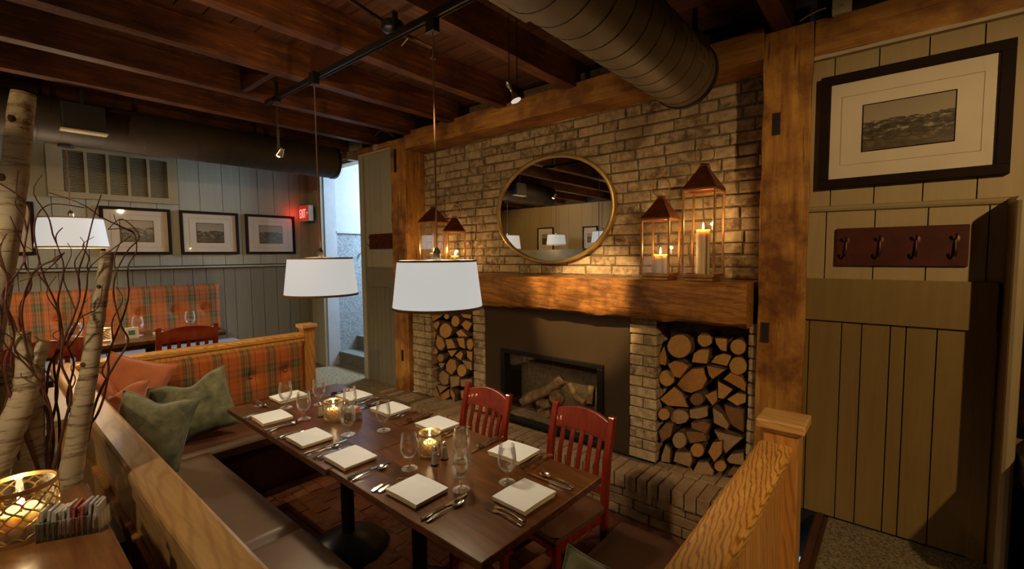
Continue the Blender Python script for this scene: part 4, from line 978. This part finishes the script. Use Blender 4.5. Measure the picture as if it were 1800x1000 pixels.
# ------------------------------------------------------------------ lamps and ceiling fittings
TRZ = 2.865; TY = 1.46
tr = MB(); tr.box(-3.56, .6, TY-.018, TY+.018, TRZ-.012, TRZ+.012); tr.box(-3.56, .6, TY-.014, TY-.010, TRZ-.017, TRZ-.012); tr.box(-3.56, .6, TY+.010, TY+.014, TRZ-.017, TRZ-.012)
for x in (-3.4, -2.0, -.4): tr.box(x-.01, x+.01, TY-.01, TY+.01, TRZ+.01, 2.98)
tag(tr.build('lighting_track', M['blackmetal']), 'long black lighting track hung below the joists carrying the pendant lamps', 'track')
def pendant(x, y, zb, ztop, label, track=True, power=16, tint=1):
    p = thing('pendant_lamp', (x, y, zb), label, 'lamp', 'drum shade pendant lamps')
    rb, rt_, h = .218, .190, .235
    b = MB(); b.lathe([(rb, 0), (rt_, h)], n=56); b.lathe([(rb-.002, 0), (rt_-.002, h)], n=56, m=1); b.build('lamp_shade', [M['shade'], M['shadein']], p, smooth=60)
    b = MB(); b.lathe([(rb+.001, -.001), (rb+.002, 0), (rb+.0005, .012), (rb-.002, .012), (rb-.003, 0)], n=56); b.lathe([(rt_+.001, h-.010), (rt_+.0015, h+.001), (rt_-.003, h+.001)], n=56); b.build('shade_trim', M['shadetrim'], p, smooth=60)
    b = MB()
    for k in range(3):
        a = 2*PI*k/3+.3; b.tube([(0, 0, h+.005), (rt_*math.cos(a), rt_*math.sin(a), h-.005)], .0025, 5)
    b.tube([(0, 0, h-.05), (0, 0, h+.035)], .02, 12); b.tube([(0, 0, h+.035), (0, 0, h+.06)], [.02, .008], 12); b.build('lamp_holder', M['steel'], p, smooth=40)
    b = MB(); b.tube([(0, 0, h+.05), (0, 0, ztop-zb)], .0042, 6); b.build('cord', M['cord'], p, smooth=60)
    b = MB(); b.lathe([(0, .11), (.022, .12), (.03, .145), (.022, .17), (.012, .185), (0, .185)], n=16); b.build('bulb', M['bulb'], p, smooth=60)
    b = MB(); b.box(-.028, .028, -.02, .02, ztop-zb-.06, ztop-zb+.012) if track else b.lathe([(0, ztop-zb), (.05, ztop-zb), (.05, ztop-zb-.02), (0, ztop-zb-.022)], n=16); b.build('track_adapter' if track else 'ceiling_rose', M['blackmetal'], p, bevel=.002)
    light('pendant_glow', 'POINT', (x, y, zb+.09), power, (1, .79, .52), size=.04)
l1 = at(770, 546, 'x', -1.72); l2 = at(566, 522, 'x', -2.77)
pendant(-1.72, l1.y, l1.z+.012, TRZ-.01, 'drum pendant lamp hanging nearest the camera, left of the mirror')
pendant(-2.77, l2.y, l2.z+.012, TRZ-.01, 'drum pendant lamp in the middle of the three, by the doorway')
pendant(-4.98, .53, 1.83, 2.632, 'drum pendant lamp at the left in front of the framed pictures', False, 34)
pendant(-5.9, -2.2, 1.95, 3.165, 'drum pendant lamp behind the camera, reflected in the mirror', False, 20)
pendant(-4.4, -1.6, 1.95, 3.165, 'second drum pendant lamp behind the camera, at the mirror edge', False, 20)
pendant(1.6, -1.2, 1.95, 3.165, 'added fill pendant lamp behind the camera to the right, out of view', False, 14)  # unseen pendant added for ambient light
pendant(-1.35, -.5, 2.12, 3.165, 'drum pendant lamp over the foreground table, out of view', False, 22)
def spot_fixture(loc, tgt, power, angle, label, hang=3.165, lit=True, col=WARM2):
    s_ = thing('track_spotlight', loc, label, 'spotlight', 'small track spotlights'); loc = Vector(loc); d = (Vector(tgt)-loc).normalized()
    Mx = d.to_track_quat('Z', 'Y').to_matrix().to_4x4()
    b = MB(); b.lathe([(0, -.06), (.014, -.06), (.016, -.045), (.024, -.02), (.028, 0), (.026, 0), (.02, -.02), (0, -.03)], n=18, M=Mx); b.build('reflector', M['steel'], s_, smooth=50)
    b = MB(); b.lathe([(0, -.012), (.016, -.010), (.020, -.002), (.014, .010), (0, .016)], n=14, M=Mx); b.build('bulb', M['bulb'] if lit else M['wax'], s_, smooth=60)
    b = MB()
    for o_ in (-.012, .012): b.tube([(o_, 0, -.02), (o_, 0, hang-loc.z)], .0022, 5)
    b.build('stem', M['blackmetal'], s_)
    b = MB(); b.box(-.03, .03, -.018, .018, hang-loc.z-.03, hang-loc.z); b.build('mount', M['blackmetal'], s_)
    if power: light('spot_beam', 'SPOT', loc+d*.05, power, col, tgt, .03, angle, .6)
labs = ['spotlight behind and right of the camera aimed at the panelling', 'spotlight above the table aimed at the mantel beam', 'glowing spotlight hanging from the left end of the black track', 'added fill spotlight behind the camera aimed at the dining table',
        'added fill spotlight behind the camera aimed at the booth corner', 'added fill spotlight behind the camera aimed at the brick wall', 'added fill spotlight high at the left aimed at the left of the brick wall', 'spotlight in the rear room, reflected in the mirror']
for i, (l_, t_, p_, a_) in enumerate(SPOTS): spot_fixture(l_, t_, p_, a_, labs[i], TRZ if i == 2 else 3.165)
# unlit reflector spot on two rods; its lens is given a faint glow
p0 = at(902, 165, 'y', 2.1)
s_ = thing('reflector_spotlight', p0, 'chrome reflector spotlight on two thin rods in front of the long beam', 'spotlight')
Mx = Matrix.Rotation(-.35, 4, 'Y') @ Matrix.Rotation(.2, 4, 'X')
b = MB(); b.lathe([(0, .075), (.016, .075), (.017, .045), (.012, .04), (.012, 0), (.026, -.03), (.031, -.04)], n=18, M=Mx); b.build('housing', M['steel'], s_, smooth=50)
b = MB(); b.lathe([(.031, -.04), (.031, -.045), (.02, -.05), (0, -.052)], n=18, M=Mx); b.build('lens', M['letter'], s_, smooth=50)
b = MB(); b.tube([(-.03, 0, .08), (-.03, 0, 3.165-p0.z)], .003, 5); b.tube([(.03, 0, .0), (.03, 0, 3.165-p0.z)], .003, 5); b.tube([(.03, 0, .0), (.01, 0, .0)], .003, 5); b.tube([(-.03, 0, .08), (-.015, 0, .07)], .003, 5); b.build('rods', M['blackmetal'], s_)
# ducts
def duct(x, z, r_, y0, y1, label, mat, seam=.125, endcap=True):
    d = thing('spiral_duct', (x, y1, z), label, 'duct')
    b = MB(); b.tube([(x, y0+(y1-y0)*i/30, z) for i in range(31)], r_, 40); b.build('pipe', mat, d, w=True, smooth=40)
    b = MB(); y = y0+.04
    while y < y1-.03:      # raised spiral seams
        P = [(x+(r_+.001)*math.cos(a), y+seam*a/(2*PI)*.5, z+(r_+.001)*math.sin(a)) for a in [2*PI*i/36 for i in range(37)]]; b.tube(P, .0016, 4, caps=False); y += seam
    b.build('spiral_seam', M['ductdark'], d, w=True)
    b = MB(); b.tube([(x, y1-.02, z), (x, y1+.012, z)], r_+.006, 40); b.build('end_cap', M['blackmetal'], d, w=True)
    for yy in (y0+.3*(y1-y0), y0+.75*(y1-y0)):
        b = MB(); b.box(x-.012, x+.012, yy, yy+.02, z+r_-.01, 3.165); b.build('hanger', M['blackmetal'], d, w=True)
    return d
duct(-.945, 2.725, .172, -1.2, 2.60, 'large brown spiral duct hanging across the top of the view, right of centre', M['duct'])
duct(-4.95, 2.80, .17, -.6, 2.72, 'dark spiral duct hanging along the left wall above the pictures', M['ductdark'])
b = MB(); b.box(-1.33, -1.115, .7, 1.68, 2.79, 2.96); tag(b.build('duct_takeoff', M['ductlight'], bevel=.004), 'flat grey-tan sheet metal box beside the large duct at the top', 'duct box')
a0 = at(1225, 105, 'y', 2.45)
eb = thing('emergency_light', (-.83, 2.42, 2.70), 'dark boxy light fitting hanging under the large duct end near the post', 'light fitting')
b = MB(); b.box(-.10, .06, -.12, .10, -.015, 0); b.build('base_plate', M['duct'], eb, bevel=.003)
b = MB(); b.box(-.07, .05, -.09, .08, .0, .13); b.build('housing', M['black'], eb, bevel=.004)
b = MB(); b.box(-.01, .01, -.01, .01, .13, .27); b.build('bracket', M['blackmetal'], eb)
b = MB(); b.lathe([(0, .0), (.055, 0), (.06, -.012), (.058, -.04), (.04, -.05), (0, -.052)], at(690, 40, 'z', 3.0), 24)
tag(b.build('smoke_detector', M['blackmetal'], smooth=40), 'round dark detector fixed between joists at the top centre', 'detector')
b = MB(); s0 = at(760, 85, 'y', 1.75); b.tube([at(600, -10, 'z', 3.06), at(700, 55, 'z', 3.02), s0], .012, 8); b.tube([s0, s0-Vector((0, 0, .05))], [.012, .009], 8); b.lathe([(.004, -.05), (.018, -.056), (.018, -.058), (0, -.06)], s0, 12)
tag(b.build('sprinkler_pipe', M['bronze'], smooth=40), 'thin bronze sprinkler pipe with a hanging head beside the front lamp cord', 'sprinkler')
for pts, d in (([(680, 68), (690, 80), (705, 82), (718, 66)], 'looped grey wire hanging beneath the joist beside the black track'), ([(655, 242), (668, 230), (682, 232), (692, 240)], 'curled white wire above the left post'), ([(1405, 38), (1420, 28), (1440, 18), (1452, 14)], 'thin curved cable running to the outlet above the right beam')):
    b = MB(); b.tube([at(p_[0], p_[1], 'y', 1.9 if p_[0] < 1000 and p_[1] < 100 else 2.93) for p_ in pts], .003, 5); tag(b.build('wire', M['outlet'], smooth=60), d, 'wire')
def outlet(c, w_, h_, label, deep=.05):
    o = thing('outlet_box', c, label, 'outlet'); b = MB(); b.box(-w_/2, w_/2, -deep/2, deep/2, 0, h_); b.build('cover_plate', M['outlet'], o, bevel=.003)
    for z in (h_*.28, h_*.72):
        b = MB(); b.lathe([(0, 0), (w_*.2, 0), (w_*.2, .004), (0, .005)], (0, 0, 0), 14, M=Matrix.Translation((0, -deep/2, z)) @ Matrix.Rotation(PI/2, 4, 'X')); b.box(-w_*.08, -w_*.05, -deep/2-.006, -deep/2, z-.006, z+.006, 1); b.box(w_*.05, w_*.08, -deep/2-.006, -deep/2, z-.006, z+.006, 1); b.build('socket', [M['outlet'], M['black']], o)
outlet(at(1480, 26, 'y', 2.93)-Vector((0, 0, 0)), .08, .125, 'beige double outlet box standing on the beam above the picture')
outlet(Vector((-4.41, 2.925, 2.90)), .075, .055, 'small ivory outlet plate on the short beam left of the left post', .03)
b = MB(); b.box(-4.87, -4.80, 2.84, 2.95, 2.84, 2.93); tag(b.build('junction_box', M['ductlight'], bevel=.003), 'small grey junction box at the dark duct end above the doorway', 'box')
b = MB(); k0 = at(685, 387, 'y', D); b.lathe([(0, 0), (.012, .0), (.013, .012), (0, .018)], (0, 0, 0), 14, M=Matrix.Translation((-4.215, D+.0, k0.z)) @ Matrix.Rotation(PI/2, 4, 'X'))
tag(b.build('knob', M['outlet'], smooth=40), 'small round ivory knob on the boards left of the left post', 'knob')
em = thing('emergency_light', (-4.66, .60, 2.68), 'dark wall-box light with a pale bottom strip below the joists at upper left', 'light fitting')
b = MB(); b.box(-.04, .04, -.12, .12, .012, .20); b.box(-.01, .01, -.01, .01, .20, .485); b.build('housing', M['black'], em, bevel=.004)
b = MB(); b.box(-.045, .045, -.13, .13, -.004, .010); b.build('lower_tray', M['cream'], em, bevel=.003)

# ------------------------------------------------------------------ pictures, vent, racks, sign
def picture(axis, c, w_, h_, fw, pw, ph, kind, label, fd=.03, dz=0, rot=0):
    """axis 'y': hangs on a wall facing -y; 'x': on a wall facing +x."""
    r = thing('framed_picture', c, label, 'picture', 'framed landscape photographs')
    R_ = Matrix.Rotation(0 if axis == 'y' else PI/2, 4, 'Z') @ Matrix.Rotation(rot, 4, 'Y')
    b = MB()
    for (x0, x1, z0, z1) in ((-w_/2, w_/2, h_/2-fw, h_/2), (-w_/2, w_/2, -h_/2, -h_/2+fw), (-w_/2, -w_/2+fw, -h_/2+fw, h_/2-fw), (w_/2-fw, w_/2, -h_/2+fw, h_/2-fw)): b.box(x0, x1, -fd, 0, z0, z1, M=R_)
    b.build('frame', M['frame'], r, bevel=.002)
    b = MB(); b.box(-w_/2+fw*.8, w_/2-fw*.8, -fd*.4, -.002, -h_/2+fw*.8, h_/2-fw*.8, M=R_); y = -fd*.4-.001
    for q_, t_ in ((1.55, .002), ): 
        a_, c_ = pw/2*q_, ph/2*q_; t_ = .0022
        for (x0, x1, z0, z1) in ((-a_, a_, c_-t_, c_), (-a_, a_, -c_, -c_+t_), (-a_, -a_+t_, -c_, c_), (a_-t_, a_, -c_, c_)): b.box(x0, x1, y, y+.001, z0, z1, 1, M=R_)
    b.build('mount', [M['mat'], M['matline']], r)
    t_ = .005
    b = MB(); b.box(-pw/2-t_, pw/2+t_, y-.0006, y+.001, -ph/2-t_, ph/2+t_, 1, M=R_); b.box(-pw/2, pw/2, y-.0012, y, -ph/2, ph/2, 0, M=R_)
    b.build('photograph', [photo('print %d' % kind, kind, 0, -ph/2, ph/2), M['frame']], r)
    b = MB(); b.box(-w_/2+fw, w_/2-fw, -fd*.7-.001, -fd*.7, -h_/2+fw, h_/2-fw, M=R_); b.build('glazing', M['pane'], r)
XP = XL+.014
picture('y', (.0, D+.013, 2.37), .70, .575, .045, .335, .225, 1, 'large dark-framed landscape photograph on the panelling right of the post', fd=.035)
for i, (ya, yb, pwid, d) in enumerate(((.85, 1.43, .27, 'framed photograph left of three beneath the vent, behind the lamp'), (1.513, 2.098, .265, 'framed photograph in the middle of the three right of the lamp'), (2.177, 2.766, .27, 'framed photograph nearest the red exit sign'), (-.19, .40, .27, 'framed photograph at the far left edge behind the thick birch pole'))):
    picture('x', (XP, (ya+yb)/2, 2.025), yb-ya, .485, .028, pwid, .215, i+2, d)
picture('y', (-6.9, -3.18, 2.12), .5, .6, .03, .2, .25, 7, 'upright framed photograph on the rear wall, reflected left in the mirror')
picture('y', (-5.6, -3.18, 2.12), .4, .55, .03, .15, .2, 8, 'upright framed photograph on the rear wall, reflected right in the mirror')
for o in [o for o in COL.objects if o.name.startswith('framed_picture') and o.location.y < -3]: o.rotation_euler.z = PI
vt = thing('vent_grille', (XP, 1.01, 2.575), 'sage painted wall vent grille with five louvred panels above the pictures', 'vent')
b = MB()
for (y0, y1, z0, z1) in ((.50, 1.51, 2.775, 2.815), (.50, 1.51, 2.325, 2.385), (.50, .61, 2.385, 2.775), (1.42, 1.51, 2.385, 2.775)): b.box(XP, XP+.03, y0, y1, z0, z1)
for i in range(1, 5): y = .61+.81*i/5; b.box(XP, XP+.026, y-.012, y+.012, 2.385, 2.775)
b.build('grille_frame', M['trim'], vt, w=True, bevel=.002)
for i in range(5):
    b = MB(); y0 = .61+.81*i/5+.012; y1 = .61+.81*(i+1)/5-.012; b.box(XP-.001, XP+.002, y0, y1, 2.385, 2.775, 1)
    for j in range(22):
        z = 2.392+j*.0175; b.pts([(XP+.004, y0, z+.012), (XP+.004, y1, z+.012), (XP+.02, y1, z), (XP+.02, y0, z), (XP+.004, y0, z+.015), (XP+.004, y1, z+.015), (XP+.02, y1, z+.003), (XP+.02, y0, z+.003)], [(0,1,2,3),(4,5,6,7),(2,3,7,6),(0,1,5,4)])
    b.build('louvre_panel', [M['trim'], M['black']], vt, w=True)
def coatrack(c, w_, h_, nh, label):
    r = thing('coat_rack', c, label, 'coat rack'); b = MB(); b.box(-w_/2, w_/2, -.018, 0, 0, h_); b.build('board', M['rack'], r, bevel=.004)
    for i in range(nh):
        x = -w_/2+w_*(i+.5)/nh*1.0; x = -w_/2+.045+(w_-.09)*i/(nh-1); z = h_*.55
        b = MB(); b.lathe([(0, -.004), (.013, -.004), (.015, 0), (0, .002)], (0, 0, 0), 14, M=Matrix.Translation((x, -.018, z+.022)) @ Matrix.Rotation(PI/2, 4, 'X'), sy=1.4)
        b.tube([(x, -.022, z+.02), (x, -.03, z-.01), (x, -.035, z-.045), (x, -.05, z-.058), (x, -.065, z-.045), (x, -.066, z-.03)], [.005, .005, .005, .0045, .0045, .006], 8)
        b.tube([(x, -.022, z+.022), (x, -.045, z+.03), (x, -.055, z+.045)], [.004, .004, .006], 8); b.build('hook', M['bronze'], r, smooth=60)
coatrack((-.012, D+.014, 1.675), .50, .195, 4, 'dark mahogany coat rack with four hooks under the large picture')
coatrack((-4.41, D+.014, 1.823), .46, .168, 4, 'dark coat rack with hooks on the boards between doorway and left post')
ex = thing('exit_sign', (-5.93, 2.86, 2.205), 'red and white lit EXIT sign beside the open doorway', 'exit sign')
b = MB(); b.box(-.13, .13, -.03, .035, 0, .20); b.build('housing', M['signwhite'], ex, bevel=.006)
b = MB(); b.box(-.122, .122, -.034, -.029, .010, .190); b.build('sign_face', M['red'], ex)
fc = bpy.data.curves.new('exit_text', 'FONT'); fc.body = 'EXIT'; fc.size = .165; fc.extrude = .001; fc.align_x = 'CENTER'
to = bpy.data.objects.new('tmp', fc); COL.objects.link(to); dg = bpy.context.evaluated_depsgraph_get(); me = bpy.data.meshes.new_from_object(to.evaluated_get(dg)); bpy.data.objects.remove(to)
for v in me.vertices: v.co = Vector((v.co.x*.50-.022, -.0355-v.co.z, .04+v.co.y))
me.materials.clear(); me.materials.append(M['letter']); lo = bpy.data.objects.new('lettering', me); COL.objects.link(lo); lo.parent = ex
b = MB(); b.prism([(.096, .085), (.114, .10), (.096, .115)], -.037, -.0345, 'y'); b.build('arrow', M['letter'], ex)
light('exit_glow', 'POINT', (-5.98, 2.76, 2.30), 1.1, (1, .05, .03), size=.04)

# ------------------------------------------------------------------ far dining area on the left
dtable(-5.40, -4.76, .45, 1.50, 1.06, 'dark dining table set before the far plaid banquette', [(-5.1, 1.0)], zf=CZ)
dtable(-5.40, -4.76, -.65, .40, 1.06, 'dark dining table at the far left behind the twigs', [(-5.1, -.1)], zf=CZ)
r = thing('booth_bench', (-5.8, .7, CZ), 'far banquette bench seat catching bluish daylight on the left wall', 'bench')
b = MB(); b.box(-6.08, -5.6, -.4, 1.95, CZ, .70); b.build('base', M['darkwood'], r, w=True)
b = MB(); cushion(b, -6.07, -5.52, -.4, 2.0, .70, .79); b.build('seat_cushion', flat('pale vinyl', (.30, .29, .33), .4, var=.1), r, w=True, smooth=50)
tufted(r, -6.07, -.4, 1.86, .90, 1.445, .075, [-.1, .2, .5, .8, 1.1, 1.4, 1.68], M['plaidyz'], 1.17)
b = MB(); b.box(-6.07, -5.99, -.4, 1.88, .86, .90); b.build('back_ledge', M['darkwood'], r, w=True)
FZ = 1.06
for (a_, b_), d in (((243, 590), 'clear goblet right of the lattice holder on the far table'), ((335, 578), 'clear goblet at the right end of the far table'), ((120, 605), 'clear goblet at the left of the far table behind the twigs')):
    p_ = at(a_, b_, 'z', FZ); p_.x = max(min(p_.x, -4.84), -5.2); place('goblet', mk_goblet, (p_.x, p_.y if .48 < p_.y < 1.45 else .52, FZ), 0, d)
holder((-5.0, .68, FZ), .055, .11, 'pale lattice candle holder on the far table beyond the partition')
cd = thing('card_holder', (-5.0, .86, FZ), 'small white card caddy with a green mark on the far table', 'card'); b = MB(); b.box(-.006, .006, -.045, .045, 0, .095); b.build('card', M['paperw'], cd, bevel=.001)
b = MB(); b.box(.006, .0075, -.025, .02, .03, .07); b.build('printed_mark', M['paperg'], cd)
place('napkin', mk_napkin, (-5.0, 1.12, FZ), .2, 'folded white napkin on the far table left of the red chair')
place('napkin', mk_napkin, (-4.97, 1.38, FZ), -.2, 'folded white napkin on the far table behind the red chair')
# table beside the partition behind the birch poles
r = thing('dining_table', (-3.1, -.1, CZ), 'pale topped dining table just outside the long oak rail, behind the birch poles', 'table')
b = MB(); b.box(-3.45, -2.72, -.5, .27, 1.03, 1.06); b.build('tabletop', wood('pale table top', (.33, .22, .12), (.42, .30, .18), 'x', 1, .35, coat=.2, bump=.05), r, w=True, bevel=.004)
b = MB(); b.box(-3.13, -3.04, -.15, -.06, CZ, 1.03); b.build('pedestal_column', M['blackmetal'], r, w=True)
b = MB(); b.box(-3.35, -2.8, -.38, .17, CZ, CZ+.04); b.build('pedestal_base', M['blackmetal'], r, w=True, bevel=.01)
# booth past the right partition
r = thing('booth_bench', (.95, 2.6, CZ), 'dark leather bench corner at the right edge beyond the partition', 'bench')
b = MB(); b.box(.44, 1.8, 2.36, 2.88, CZ, .82); b.build('base', M['darkwood'], r, w=True)
b = MB(); cushion(b, .40, 1.8, 2.30, 2.88, .82, .95, .04); b.build('seat_cushion', flat('black leather', (.03, .018, .012), .35, var=.1), r, w=True, smooth=50)
b = MB(); b.box(.42, 1.8, 2.86, 2.94, .98, 1.60); b.build('backrest', plaid('plaid xz', 'X', 'Z'), r, w=True, bevel=.03)
